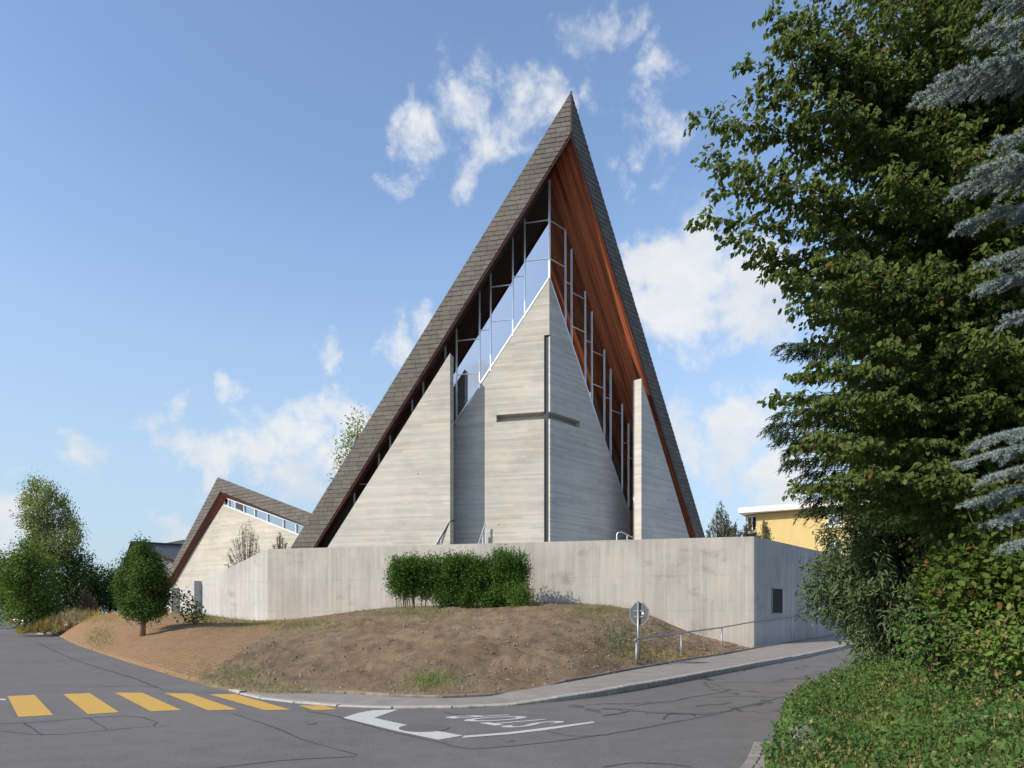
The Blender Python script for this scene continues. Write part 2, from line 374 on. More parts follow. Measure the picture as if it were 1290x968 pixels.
KERB = [(307, 874.5), (335, 881.5), (400, 888), (450, 891.2), (520, 892.5), (600, 891), (660, 887.5), (740, 879.5), (800, 869.5), (870, 856.5), (935, 843.5), (1000, 831), (1035, 823.5)]
BACK = [(318, 870.2), (345, 872.5), (400, 869.5), (427, 872), (477, 875.5), (535, 878), (594, 877), (652, 872.5), (722, 863), (787, 849.5), (838, 840.2), (900, 829), (955, 819)]
kb = chaikin([gp(*p) for p in KERB], 2); bk = chaikin([gp(*p, .06) for p in BACK], 1)
dk = (kb[-1]-kb[-3]).normalized()
for s in (6, 14, 24): kb.append(kb[-1]+Vector((vpdir(1377).x, vpdir(1377).y, 0))*(8 if s > 6 else 6))
for s in (8, 8, 12): q = bk[-1]+Vector((vpdir(1377).x, vpdir(1377).y, 0))*s; bk.append(q)
def kh(p): return .025+.10*smooth01((p.y-10.6)/3.2) if p.x > .5 else .025     # kerb is lowered at the crossing
def arc(pts):
    L = [0]
    for a, b in zip(pts[:-1], pts[1:]): L.append(L[-1]+(b.xy-a.xy).length)
    return L
def along(pts, L, s):
    for i in range(len(L)-1):
        if s <= L[i+1] or i == len(L)-2:
            return pts[i].lerp(pts[i+1], (s-L[i])/max(1e-6, L[i+1]-L[i]))
NS = 90; Lk, Lb = arc(kb), arc(bk); v = []; f = []
for i in range(NS+1):
    a = along(kb, Lk, Lk[-1]*i/NS)
    b = min((along(bk, Lb, Lb[-1]*j/240) for j in range(241)), key=lambda q: (q.xy-a.xy).length)
    for k in range(4):
        q = a.lerp(b, k/3); v.append((q.x, q.y, gz(q.x, q.y)+kh(a)-.004+.01*k/3))
for i in range(NS):
    for k in range(3): j = i*4+k; f.append((j, j+4, j+5, j+1))
pavement = tag(mk('pavement', v, f, M['pavement']), kind='structure')
def stones(name, pts, step, w, hfun, down, mat, parent, side=0.0, gap=.012):
    L = arc(pts); n = int(L[-1]/step); made = []
    for i in range(n):
        a = along(pts, L, L[-1]*i/n); b = along(pts, L, L[-1]*(i+1)/n); d = (b-a); d.z = 0; d.normalize(); nn = Vector((-d.y, d.x, 0))
        a = a+d*gap/2; b = b-d*gap/2; o0, o1 = side-w/2, side+w/2; j = random.uniform(-.006, .006)
        za, zb = gz(a.x, a.y)+hfun(a)+j, gz(b.x, b.y)+hfun(b)+j; e = .018
        P = lambda p, o, z: (p.x+nn.x*o, p.y+nn.y*o, z)
        vs = [P(a, o0, za-down), P(a, o1, za-down), P(b, o1, zb-down), P(b, o0, zb-down), P(a, o0, za-e), P(a, o1, za-e), P(b, o1, zb-e), P(b, o0, zb-e),
              P(a, o0+e, za), P(a, o1-e, za), P(b, o1-e, zb), P(b, o0+e, zb)]
        fs = [(0, 1, 5, 4), (1, 2, 6, 5), (2, 3, 7, 6), (3, 0, 4, 7), (4, 5, 9, 8), (5, 6, 10, 9), (6, 7, 11, 10), (7, 4, 8, 11), (8, 9, 10, 11)]
        made.append(mk(name, vs, [q[::-1] for q in fs] if False else fs, mat, parent))
    return made
stones('kerb_stone', kb, .95, .15, lambda p: kh(p)+.006, .3, M['kerb'], pavement)
stones('edging_stone', bk, 1.0, .08, lambda p: kh(p)+.055, .3, M['edging'], pavement, side=.05)
LK = chaikin([gp(*p) for p in [(60, 797), (75, 800.5), (95, 811), (150, 829.5), (200, 844), (260, 861.5), (285, 867.5), (307, 874)]], 1)
stones('kerb_stone', LK[::-1], 1.0, .16, lambda p: .05, .3, M['kerb'], road)

# road markings, all sheets 4 mm above the asphalt
def ground_poly(name, pxs, mat, dz=.004, parent=None):
    pts = [gp(x, y) for x, y in pxs]; pts = [(p.x, p.y, p.z+dz) for p in pts]
    ar = sum(pts[i][0]*pts[(i+1) % len(pts)][1]-pts[(i+1) % len(pts)][0]*pts[i][1] for i in range(len(pts)))
    return mk(name, pts, [tuple(range(len(pts))) if ar > 0 else tuple(range(len(pts)))[::-1]], mat, parent or road)
for q in [[(9.4, 877.5), (43.6, 875.8), (67.3, 901.3), (23, 903.7)], [(79.5, 874.8), (113.3, 873.7), (150, 897.8), (111, 900.2)],
          [(144.7, 873), (179.5, 873.2), (228.4, 895), (190, 896.5)], [(207.5, 873.7), (240, 874.2), (299, 894.4), (262.6, 895.4)],
          [(263.4, 875.2), (296, 874.8), (366, 894.4), (334, 895.2)], [(376, 889), (407, 889.6), (425, 894), (396, 895.2)]]:
    ground_poly('crossing_stripe', q, M['yellow_paint'])
c1 = lambda X, Y: (420+X/3.794, 870+Y/3.794)
ground_poly('stop_line', [c1(*p) for p in [(45, 132), (120, 108), (190, 96), (312, 92), (195, 132), (350, 166), (480, 192), (620, 217), (500, 237), (300, 195)]], M['white_paint'])
ground_poly('lane_line', [c1(*p) for p in [(612, 228), (626, 218), (830, 202), (1010, 180), (1240, 150), (1251, 155), (1020, 190), (840, 211)]], M['white_paint'], dz=.0045)
ground_poly('edge_dash', [(0, 880.5), (8, 881), (7, 882.5), (0, 882.5)], M['white_paint'])
# STOP painted for drivers coming down the side street
tc = bpy.data.curves.new('stop_word', 'FONT'); tc.body = 'STOP'; tc.size = 1; tc.resolution_u = 4; tc.offset = .012; tc.space_character = 1.2
to = bpy.data.objects.new('stop_word_curve', tc); COL.objects.link(to)
dg = bpy.context.evaluated_depsgraph_get(); tm = bpy.data.meshes.new_from_object(to.evaluated_get(dg)); bpy.data.objects.remove(to)
Sb, Pb, St, Pt = (gp(*c1(*p)) for p in ((1122, 152), (800, 112), (838, 182), (512, 128)))
xs_ = [p.co.x for p in tm.vertices]; ys_ = [p.co.y for p in tm.vertices]
x0, x1, y0, y1 = min(xs_), max(xs_), min(ys_), max(ys_)
for p in tm.vertices:
    a, b = (p.co.x-x0)/(x1-x0), (p.co.y-y0)/(y1-y0)
    q = Sb.lerp(Pb, a).lerp(St.lerp(Pt, a), b); p.co = (q.x, q.y, .0048)
tm.materials.append(M['white_paint']); tmo = bpy.data.objects.new('stop_word', tm); COL.objects.link(tmo); tmo.parent = road
def seam(pxs, w, name='tar_seam'):
    pts = chaikin([gp(x, y) for x, y in pxs], 1); pts = resample(pts, .35); v = []; f = []
    for i, p in enumerate(pts):
        d = (pts[min(i+1, len(pts)-1)]-pts[max(i-1, 0)]); d.z = 0; d.normalize(); n = Vector((-d.y, d.x, 0)); ww = w*random.uniform(.5, 1.25)/2
        j = random.uniform(-.015, .015)
        v += [(p.x+n.x*(j-ww), p.y+n.y*(j-ww), p.z+.0025), (p.x+n.x*(j+ww), p.y+n.y*(j+ww), p.z+.0025)]
    for i in range(len(pts)-1): f.append((i*2, i*2+2, i*2+3, i*2+1))
    mk(name, v, f, M['tar'], road)
c2 = lambda X, Y: (760+X/4.03, 800+Y/4.03)
seam([c2(*p) for p in [(0, 510), (80, 495), (300, 455), (540, 412), (760, 355), (1000, 292), (1170, 245)]], .05)
seam([c2(*p) for p in [(0, 672), (150, 650), (300, 655), (450, 668)]], .035)
seam([c2(*p) for p in [(500, 245), (800, 240), (1180, 242)]], .03)
seam([c2(*p) for p in [(560, 318), (700, 310), (880, 320)]], .05)
seam([c2(*p) for p in [(160, 362), (250, 345), (360, 338), (420, 320), (560, 300), (640, 280)]], .06)
seam([c2(*p) for p in [(0, 412), (110, 395), (130, 385), (300, 400), (470, 405), (560, 402)]], .07)
seam([c2(*p) for p in [(100, 385), (60, 375), (0, 372)]], .06)
seam([c2(*p) for p in [(470, 365), (550, 352), (590, 355), (640, 345)]], .06)
seam([c2(*p) for p in [(505, 248), (530, 260), (542, 270)]], .06)
seam([c2(*p) for p in [(860, 240), (1010, 215), (1160, 185)]], .04)
seam([c2(*p) for p in [(300, 430), (310, 415), (340, 400), (460, 400), (470, 415)]], .05)
c3 = lambda X, Y: (X/2.867, 760+Y/2.867)
seam([c3(*p) for p in [(0, 437), (140, 430), (330, 415), (490, 405), (600, 440), (400, 458), (160, 480), (0, 462)]], .03)
seam([c3(*p) for p in [(80, 432), (155, 478)]], .03); seam([c3(*p) for p in [(320, 415), (390, 455)]], .03)
seam([c3(*p) for p in [(780, 595), (900, 583), (1040, 565), (1290, 555)]], .035)
seam([c3(*p) for p in [(840, 400), (920, 425), (1010, 458), (1060, 480), (1180, 520), (1290, 548)]], .03)
seam([c3(*p) for p in [(1110, 392), (1200, 405), (1290, 425)]], .04)
seam([c3(*p) for p in [(300, 305), (430, 300), (560, 300), (600, 318), (820, 325)]], .03)
seam([c3(*p) for p in [(130, 140), (240, 195), (360, 235), (480, 270), (570, 305)]], .05)
seam([c1(*p) for p in [(45, 135), (300, 205), (500, 245), (600, 275), (680, 280), (900, 262), (1060, 245), (1290, 212)]], .03)
seam([c1(*p) for p in [(1020, 195), (1140, 222), (1290, 215)]], .03)
seam([c1(*p) for p in [(530, 100), (540, 112), (640, 120)]], .03)
# iron covers set in the road
def cover(px, py, r, label):
    c = gp(px, py); t = thing('manhole_cover', (c.x, c.y, 0), label, 'manhole cover')
    n = 24; ring = [(c.x+r*math.cos(6.2832*k/n), c.y+r*math.sin(6.2832*k/n)) for k in range(n)]
    MB().add([(x, y, .0065) for x, y in ring]+[(x, y, -.05) for x, y in ring], [tuple(range(n))]+[(k, k+n, (k+1) % n+n, (k+1) % n) for k in range(n)]).build('lid', M['cover'], t)
    MB().tube([(x, y, .003) for x, y in ring+ring[:1]], .006, 5).build('rim', M['cover'], t)
M['cover'] = flat('cast_iron_asphalt', (.12, .108, .108), .8, .3, 20, bump=.5)
cover(534, 917.5, .33, 'round dark manhole cover cutting into the white stop line')
cover(637, 933.5, .09, 'small oval dark valve cap in asphalt beside the white lane line')
cover(389, 912, .10, 'small dark valve cap in asphalt below the short yellow stripe')

# ---------------------------------------------------------------- church geometry
P2 = Vector(((719.5-CX)/F*31.09, 31.09)); nL = Vector((-DLv.y*1, DLv.x)).normalized(); nL = nL if nL.y < 0 else -nL
nR = Vector((DRv.y, -DRv.x)).normalized()
BIS = (DLv+DRv).normalized()
FL, FR = VPlane(P2, DLv, nL), VPlane(P2, DRv, nR)
G2 = Vector(((692-CX)/F*32.7, 32.7)); sG = (G2-P2).length; BIS = (G2-P2).normalized(); GL, GR = VPlane(G2, DLv, nL), VPlane(G2, DRv, nR)
W2 = P2+BIS*.02; WL, WR = VPlane(W2, DLv, nL), VPlane(W2, DRv, nR)
ZB = 3.3
def ext(p, q, z): t = (z-p[1])/(q[1]-p[1]); return (p[0]+(q[0]-p[0])*t, z)
top = FL.px(719.5, 116)[1]; inn = FL.px(719.5, 167)[1]
Lo = ext((0, top), FL.px(366.6, 690), ZB); Li = ext((0, inn), FL.px(395.5, 689), ZB)
Ro = ext((0, top), FR.px(887.6, 675.7), ZB); Ri = ext((0, inn), FR.px(876, 676), ZB)
drop = (GL.px(692, 225)[1]-inn)/sG
BV = Vector((BIS.x, BIS.y, drop))
Ptop, Pin = FL.at(0, top), FL.at(0, inn)
church = thing('church', (P2.x, P2.y+3, 3.5), 'tall pointed concrete church with slate edged roof and sunken cross', 'church')
roofs = []
for (pl, o, i, nm) in ((FL, Lo, Li, 'left'), (FR, Ro, Ri, 'right')):
    A, Bq = pl.at(*o), pl.at(*i)
    n = (A-Ptop).cross(BV); h = Vector((-n.y, n.x, 0)).normalized(); h = h if h.y > 0 else -h
    fr = [Ptop, A, Bq, Pin]; bkq = [Ptop+BV*24, A+h*19, Bq+h*19, Pin+BV*24]
    mb = MB(); ords = [(0, 1, 2, 3), (7, 6, 5, 4), (0, 4, 5, 1), (1, 5, 6, 2), (2, 6, 7, 3), (3, 7, 4, 0)]
    mb.add(fr+bkq, ords if nm == 'left' else [q[::-1] for q in ords])
    roofs.append(mb.build('roof', M['slab'], church))
# slates on the two roof edges: the left edge one by one, the steeply seen right edge as one piece
def shingles(pl, band, mat, parent, cw, ch, limit, rnd=0, joined=None):
    zs = [p[1] for p in band]; us = [p[0] for p in band]; z = min(zs); row = 0; todo = []
    while z < max(zs):
        u = min(us)-cw+(row % 2)*cw*.5+random.uniform(-.06, .06)*cw
        while u < max(us):
            w = cw*random.uniform(.9, 1.1)
            p = clip_poly([(u+.006, z+.004), (u+w-.006, z+.004), (u+w-.006, z+ch), (u+.006, z+ch)], band)
            if len(p) >= 3 and area(p) > .002: todo.append((p, z))
            u += w
        z += ch; row += 1
    todo.sort(key=lambda q: -area(q[0])); rest = MB()
    for k, (p, z) in enumerate(todo):
        t = random.uniform(.022, .036)
        def o(q): return t-(t-.010)*(q[1]-z)/ch
        n = len(p); v = [pl.at(q[0], q[1], o(q)) for q in p]+[pl.at(q[0], q[1], -.002) for q in p]
        a = sum(p[i][0]*p[(i+1) % n][1]-p[(i+1) % n][0]*p[i][1] for i in range(n))
        flip = ((v[1]-v[0]).cross(v[2]-v[1])).xy.dot(pl.N) < 0
        fs = [tuple(range(n))]+[(i, i+n, (i+1) % n+n, (i+1) % n) for i in range(n)]
        if flip: fs = [q[::-1] for q in fs]
        if k < limit: mk('shingle', v, fs, mat, parent)
        else: rest.add(v, fs)
    if rest.v: tag(rest.build('shingles', mat, parent), kind='stuff')
shingles(FL, [(0, top), Lo, Li, (0, inn)], M['shingle'], roofs[0], .47, .212, 300)
shingles(FR, [(0, top), Ro, Ri, (0, inn)], M['shingle'], roofs[1], .47, .212, 0)
MB().beam(Ptop+Vector((0, -.04, .0)), Pin+Vector((0, -.04, 0)), .07, .05).build('edge_flashing', M['slab'], roofs[0])
# red timber soffits: one board after another behind the roof edge
for (pl, i, side, c1_, c2_) in ((FL, Li, 0, (.05, .017, .012), (.085, .03, .02)), (FR, Ri, 1, (.12, .030, .016), (.44, .135, .055))):  # same timber twice: shade painted into the left colours, sun into the right
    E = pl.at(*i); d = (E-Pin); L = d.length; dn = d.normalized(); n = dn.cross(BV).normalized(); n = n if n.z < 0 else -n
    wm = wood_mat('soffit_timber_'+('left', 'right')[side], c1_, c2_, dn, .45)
    k = 0; s = .02; bw = .10
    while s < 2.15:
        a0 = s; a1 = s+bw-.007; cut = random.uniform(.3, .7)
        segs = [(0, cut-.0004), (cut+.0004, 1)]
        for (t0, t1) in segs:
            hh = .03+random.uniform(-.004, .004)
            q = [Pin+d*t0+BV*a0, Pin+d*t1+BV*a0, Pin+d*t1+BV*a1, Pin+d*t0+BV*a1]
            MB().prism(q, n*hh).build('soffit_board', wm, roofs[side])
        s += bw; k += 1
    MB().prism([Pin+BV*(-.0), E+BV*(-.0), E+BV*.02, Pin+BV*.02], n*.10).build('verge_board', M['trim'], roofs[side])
# concrete core with the sunken cross
zb0 = 3.3
La, Le = GL.px(692, 350), GL.px(568, 545); Lf = ext(La, Le, zb0)
Ra = (0, La[1]); Re = GR.px(797, 660); Rf = ext(Ra, Re, zb0)
sl_top = GL.px(690, 422)[1]; sl_w = GL.px(685.4, 422)[0]
arm_t = GL.px(650, 521.5)[1]; arm_b = GL.px(650, 530.5)[1]; arm_u = GL.px(625.3, 525)[0]; rarm_u = GR.px(731, 536)[0]
core = MB()
polyL = [(0, La[1]), Lf, (sl_w, zb0), (sl_w, arm_b), (arm_u, arm_b), (arm_u, arm_t), (sl_w, arm_t), (sl_w, sl_top), (0, sl_top)]
core_l = MB().prism([GL.at(*p) for p in polyL], (-nL.x*.42, -nL.y*.42, 0)).build('core_wall', M['con_h'], church)
rw = .05
polyR = [(0, Ra[1]), (0, sl_top), (rw, sl_top), (rw, arm_t), (rarm_u, arm_t), (rarm_u, arm_b), (rw, arm_b), (rw, zb0), Rf]
core_r = MB().prism([GR.at(*p) for p in polyR], (-nR.x*.42, -nR.y*.42, 0)).build('core_wall', M['con_hr'], church)
M['slotglass'] = glass_mat('slot_glass', (.05, .07, .09), .35)
M['slotback'] = flat('slot_back', (.045, .055, .065), .4, .1)
mb = MB().prism([GL.at(p[0], p[1], -.085) for p in ((.047, zb0), (sl_w+.04, zb0), (sl_w+.04, sl_top+.1), (.047, sl_top+.1))], (-nL.x*.03, -nL.y*.03, 0)); mb.build('cross_slot_pane', M['slotback'], church)
MB().prism([GL.at(p[0], p[1], -.40) for p in ((sl_w+.05, arm_b-.05), (arm_u+.05, arm_b-.05), (arm_u+.05, arm_t+.05), (sl_w+.05, arm_t+.05))], (-nL.x*.03, -nL.y*.03, 0)).build('cross_arm_back', M['con_h'], church)
MB().prism([GR.at(p[0], p[1], -.40) for p in ((rw+.2, arm_b-.05), (rarm_u+.05, arm_b-.05), (rarm_u+.05, arm_t+.05), (rw+.2, arm_t+.05))], (-nR.x*.03, -nR.y*.03, 0)).build('cross_arm_back', M['con_hr'], church)
# free-standing gable wall slabs either side
pl_t = WL.px(567, 445); pl_b = WL.px(413, 689); e1 = ext(pl_t, pl_b, zb0)
MB().prism([WL.at(*p) for p in (pl_t, e1, (pl_t[0], zb0))], (-nL.x*.5, -nL.y*.5, 0)).build('gable_wall', M['con_h'], church)
pr_t = WR.px(808, 477); pr_b = WR.px(868, 676); e2 = ext(pr_t, pr_b, zb0)
MB().prism([WR.at(*p) for p in (pr_t, e2, (pr_t[0], zb0))], (-nR.x*.5, -nR.y*.5, 0)).build('gable_wall', M['con_hr'], church)
# glazing between core and soffit
def soffit_line(pl, i, Gp):                   # height of the soffit plane along the glass plane
    E = pl.at(*i); d = E-Pin; n = d.cross(BV)
    def z(u):
        q = Gp.at(u, 0); w = q-Pin; return Pin.z-(n.x*w.x+n.y*w.y)/n.z
    return z
zsL, zsR = soffit_line(FL, Li, GL), soffit_line(FR, Ri, GR)
PXL = [692, 661, 646, 618, 604, 575, 561, 533, 519, 491, 477, 446]; PXR = [692, 713, 720.7, 738, 746.3, 762, 770, 784.5, 792.5, 806]
TRL = [[279, 327], [348], [360, 403.5], [415.5], [428, 471], [484], [500], [540], [560], [590], [610]]
def zcore(a, e): return lambda u: a[1]+(e[1]-a[1])*u/e[0]
for (Gp, PX, zt, zc, nn) in ((GL, PXL, zsL, zcore(La, Le), nL), (GR, PXR, zsR, zcore(Ra, Re), nR)):
    us = [max(0, Gp.px(x, 400)[0]) for x in PX]; uL = [max(0, GL.px(x, 400)[0]) for x in PXL]
    for b in range(len(us)-1):
        u0, u1 = us[b], us[b+1]
        bay = [(u0, zc(u0)-.05), (u1, zc(u1)-.05), (u1, zt(u1)+.05), (u0, zt(u0)+.05)]
        zz = [GL.px((PXL[b]+PXL[min(b+1, 11)])/2, y)[1] for y in TRL[b]]; zz = [-50]+sorted(zz)+[99]
        for a, c in zip(zz[:-1], zz[1:]):
            p = clip(clip(bay, 0, 1, -a), 0, -1, c)
            if len(p) >= 3 and area(p) > .02:
                MB().prism([Gp.at(q[0], q[1], -.03) for q in p], (-nn.x*.012, -nn.y*.012, 0)).build('window_pane', M['glass'], church)
        for zq in zz[1:-1]:
            seg = clip(clip(clip([(u0, zq), (u1, zq), (u1, zq+.01)], 1, 0, -u0), 0, 0, 1), 0, 0, 1)
            ua, ub = u0, u1
            # keep only the stretch of the transom that lies between core and soffit
            k = [u0+(u1-u0)*j/40 for j in range(41)]; k = [u for u in k if zc(u) < zq < zt(u)]
            if len(k) > 3: MB().beam(Gp.at(k[0], zq, -.03), Gp.at(k[-1], zq, -.03), .05, .045).build('transom', M['frame'], church)
    for b, u in enumerate(us):
        z0, z1 = max(zc(u)-.05, zb0), zt(u)+.03
        if z1 > z0: MB().beam(Gp.at(u, z0, 0.0 if b else .02), Gp.at(u, z1, 0.0 if b else .02), (.058 if Gp is GL else .040) if b else .085, .035 if b else .06, (Gp.N.x, Gp.N.y, 0)).build('mullion', M['frame'], church)
    ue = us[-1]
    MB().beam(Gp.at(0, zc(0)+.03, -.02), Gp.at(ue, max(zc(ue)+.03, zb0), -.02), .075, .08, (Gp.N.x, Gp.N.y, 0)).build('sill_flashing', M['frame'], church)
    MB().beam(Gp.at(0, zt(0)-.04, -.07), Gp.at(ue, zt(ue)-.04, -.07), .06, .07, (Gp.N.x, Gp.N.y, 0)).build('head_frame', M['trim'], church)
# grey infill below the lowest left window, timber door leaf behind the right fin, interior floor and back wall
u0, u1 = GL.px(446, 600)[0], GL.px(395, 600)[0]
MB().prism([GL.at(*p, -.1) for p in ((u0, zb0), (u1, zb0), (u1, zsL(u1)), (u0, zsL(u0)))], (-nL.x*.05, -nL.y*.05, 0)).build('infill_panel', M['panel'], church)
u0, u1 = GR.px(793, 640)[0], GR.px(812, 640)[0]
MB().prism([GR.at(*p, .03) for p in ((u0, zb0), (u1, zb0), (u1, GR.px(795, 643)[1]), (u0, GR.px(795, 643)[1]))], (-nR.x*.06, -nR.y*.06, 0)).build('door', M['door'], church)
bL, bR = FL.at(*Li)+Vector((0, 19, 0)), FR.at(*Ri)+Vector((-10, 15, 0)); bT = Pin+BV*21
MB().prism([bL, bR, bT], (0, .3, 0)).build('rear_wall', M['con_h'], church)

# ---------------------------------------------------------------- terrace and retaining wall
C2 = at(950, 676, 27.75); ZT = C2.z; dA = (ZT-H)*F/80; A2 = at(337, 692, dA)
dM = (A2-C2).xy.normalized(); nM = Vector((dM.y, -dM.x)); nM = nM if nM.y < 0 else -nM
WM = VPlane(C2, dM, nM)
def wall_px(x, y): u, z = WM.px(x, y); return WM.at(u, z)
rwall = thing('retaining_wall', (C2.x-10, C2.y+2, 0), 'long board marked concrete retaining wall above the earth bank', 'wall')
Em = (A2.xy-C2.xy).length
fe = Vector((-20.1, 41))-A2.xy; fe.normalize(); fn = Vector((fe.y, -fe.x)); fn = fn if fn.y < 0 else -fn
FK = VPlane(A2, fe, fn)
t_ = .4
mi = (nM+fn).normalized(); mi = mi/max(.3, mi.dot(nM))
dS = vpdir(1377); nS = Vector((dS.y, -dS.x))
mc = (nM+nS).normalized(); mc = mc/max(.3, mc.dot(nM))
def ribbon(outer, inner, tops, name, mat):
    n = len(outer); v = []; f = []
    for o, i, z in zip(outer, inner, tops): v += [(o.x, o.y, -.4), (o.x, o.y, z), (i.x, i.y, z), (i.x, i.y, -.4)]
    for k in range(n-1):
        a, b = k*4, k*4+4
        f += [(a, b, b+1, a+1), (a+1, b+1, b+2, a+2), (a+2, b+2, b+3, a+3)]
    f += [(0, 1, 2, 3), ((n-1)*4+3, (n-1)*4+2, (n-1)*4+1, (n-1)*4)]
    return mk(name, v, f, mat, rwall)
ribbon([C2.xy, A2.xy], [C2.xy-mc*t_, A2.xy-mi*t_], [ZT, ZT], 'wall_section', M['con_v'])
u_ = [0, FK.px(254, 740)[0]]; o_ = [0, 0]
u_ += [u_[1]]; o_ += [.40]
pk = VPlane(A2.xy+fn*.40, fe, fn); u_ += [pk.px(226, 745)[0]]; o_ += [.40]; u_ += [u_[-1]]; o_ += [.82]
pk = VPlane(A2.xy+fn*.82, fe, fn); u_ += [pk.px(210, 750)[0]]; o_ += [.82]
zt_ = [ZT]+[ZT+(2.80-ZT)*u/u_[-1] for u in u_[1:]]
outer = [A2.xy+fe*u+fn*o for u, o in zip(u_, o_)]; inner = [A2.xy-mi*t_]+[p-fn*t_-fe*(.0) for p in outer[1:]]
ribbon(outer, inner, zt_, 'wall_section', M['con_vf'])
S2 = C2.xy+dS*26
ribbon([S2, C2.xy], [S2-nS*t_, C2.xy-mc*t_], [ZT, ZT], 'wall_section', M['con_vr'])
SW = VPlane(C2, dS, nS)
h0, h1 = SW.px(972, 741), SW.px(985, 775); zt1 = SW.px(972, 741)[1]; zb1 = SW.px(972, 773)[1]
hat = MB().prism([SW.at(*p, .0) for p in ((h0[0], zb1), (h1[0], zb1), (h1[0], zt1), (h0[0], zt1))], (nS.x*.012, nS.y*.012, 0)).build('hatch', M['darkmetal'], rwall)
fr = MB()
for a, b in (((h0[0], zb1), (h1[0], zb1)), ((h0[0], zt1), (h1[0], zt1)), ((h0[0], zb1-.03), (h0[0], zt1+.03)), ((h1[0], zb1-.03), (h1[0], zt1+.03))):
    fr.beam(SW.at(*a, .02), SW.at(*b, .02), .035, .035, (nS.x, nS.y, 0))
fr.build('hatch_frame', M['galv'], hat)
ti = [C2.xy-mc*.2, A2.xy-mi*.2]+[p-fn*.2 for p in outer[1:]]
tv = [(p.x, p.y, z) for p, z in zip(ti, [3.6, 3.6]+[z-.6 for z in zt_[1:]])]+[(-24, 47, 2.2), (-20, 75, 3.4), (32, 75, 3.6), ((S2-nS*.2).x, (S2-nS*.2).y, 3.6)]
cen = (0, 45, 3.6); tag(mk('terrace', tv+[cen], [(i, (i+1) % len(tv), len(tv))[::-1] for i in range(len(tv))], M['terrace']), kind='structure')

# stair rails on the terrace
def pxw(x, y, d): return at(x, y, d)
r1 = thing('stair_railing', tuple(at(560, 690, 32.6).xy)+(3.6,), 'white stair railing with square balusters by left gable wall', 'railing')
for x, y in ((548.5, 684.5), (552, 678), (555.6, 671), (559, 665.5), (562.3, 659.5), (565.3, 654)):
    MB().beam(tuple(at(x, y, 32.6).xy)+(3.6,), at(x, y, 32.6), .065, .065).build('baluster', M['frame'], r1)
MB().tube([at(550.5, 686, 32.5), at(567, 657, 32.5), at(572.5, 656, 32.9)], .03, 6).build('handrail', M['darkmetal'], r1)
MB().tube([tuple(at(574.8, 661, 33).xy)+(3.6,), at(574.8, 661, 33), at(572.5, 656, 33)], .018, 5).build('end_post', M['galv'], r1)
r2 = thing('stair_railing', tuple(at(608, 690, 33.2).xy)+(3.6,), 'short white stair railing in front of the shaded core wall', 'railing')
for x, y in ((604, 683), (608, 670.5), (611.6, 661)):
    MB().beam(tuple(at(x, y, 33.2).xy)+(3.6,), at(x, y, 33.2), .06, .06).build('baluster', M['frame'], r2)
MB().tube([at(602.5, 686, 33.15), at(611.6, 659, 33.15)], .02, 6).build('handrail', M['galv'], r2)
r3 = thing('bent_handrail', tuple(at(785, 680, 33).xy)+(3.6,), 'bent steel tube handrail beside the right concrete fin', 'handrail')
MB().tube([tuple(at(777, 673, 32).xy)+(3.6,), at(777, 674, 32), at(778, 671.5, 32), at(783, 670.5, 32.4), at(797, 677.5, 33.5)], .028, 6).build('tube_rail', M['frame'], r3)
MB().tube([tuple(at(790, 676, 33).xy)+(3.6,), at(790, 674.5, 33)], .022, 6).build('post', M['frame'], r3)

# ---------------------------------------------------------------- parish hall with its small gable
ha_, hb_ = at(212, 745, 44.5).xy, at(390, 650, 37.3).xy; hd_ = (hb_-ha_).normalized(); nH = Vector((hd_.y, -hd_.x)); nH = nH if nH.y < 0 else -nH
HL = VPlane(ha_, hd_, nH)
hall = thing('parish_hall', tuple(HL.at(4, 2))[:2]+(2.2,), 'low concrete hall with asymmetric slate gable and clerestory strip', 'hall')
M['con_hh'] = concrete('concrete_boards_hall', hd_, False, base=(.54, .51, .43), pitch=.10, var=.10, streak=.42)
hat_ = HL.px(274.6, 601.5); hai = HL.px(277.6, 619.3)
hlo = ext(hat_, HL.px(208.6, 728.6), 1.6); hli = ext(hai, HL.px(216.5, 725), 1.6)
hro = HL.px(396, 648.3); hri = HL.px(396, 666.6)
HB = Vector((-nH.x*.8-.25, -nH.y*.8, -.12))
HW = HL.off(-.32)
ta = HW.px(277, 635); tr = HW.px(372, 673); k_ = (tr[1]-ta[1])/(tr[0]-ta[0]); ue = HW.px(400, 660)[0]
wl = ext(ta, HW.px(213.6, 745), 1.6); gt = HW.px(285.5, 627.5); gr_ = HW.px(381.5, 662.3); gk = (gr_[1]-gt[1])/(gr_[0]-gt[0])
hz = lambda u: gt[1]+gk*(u-gt[0])
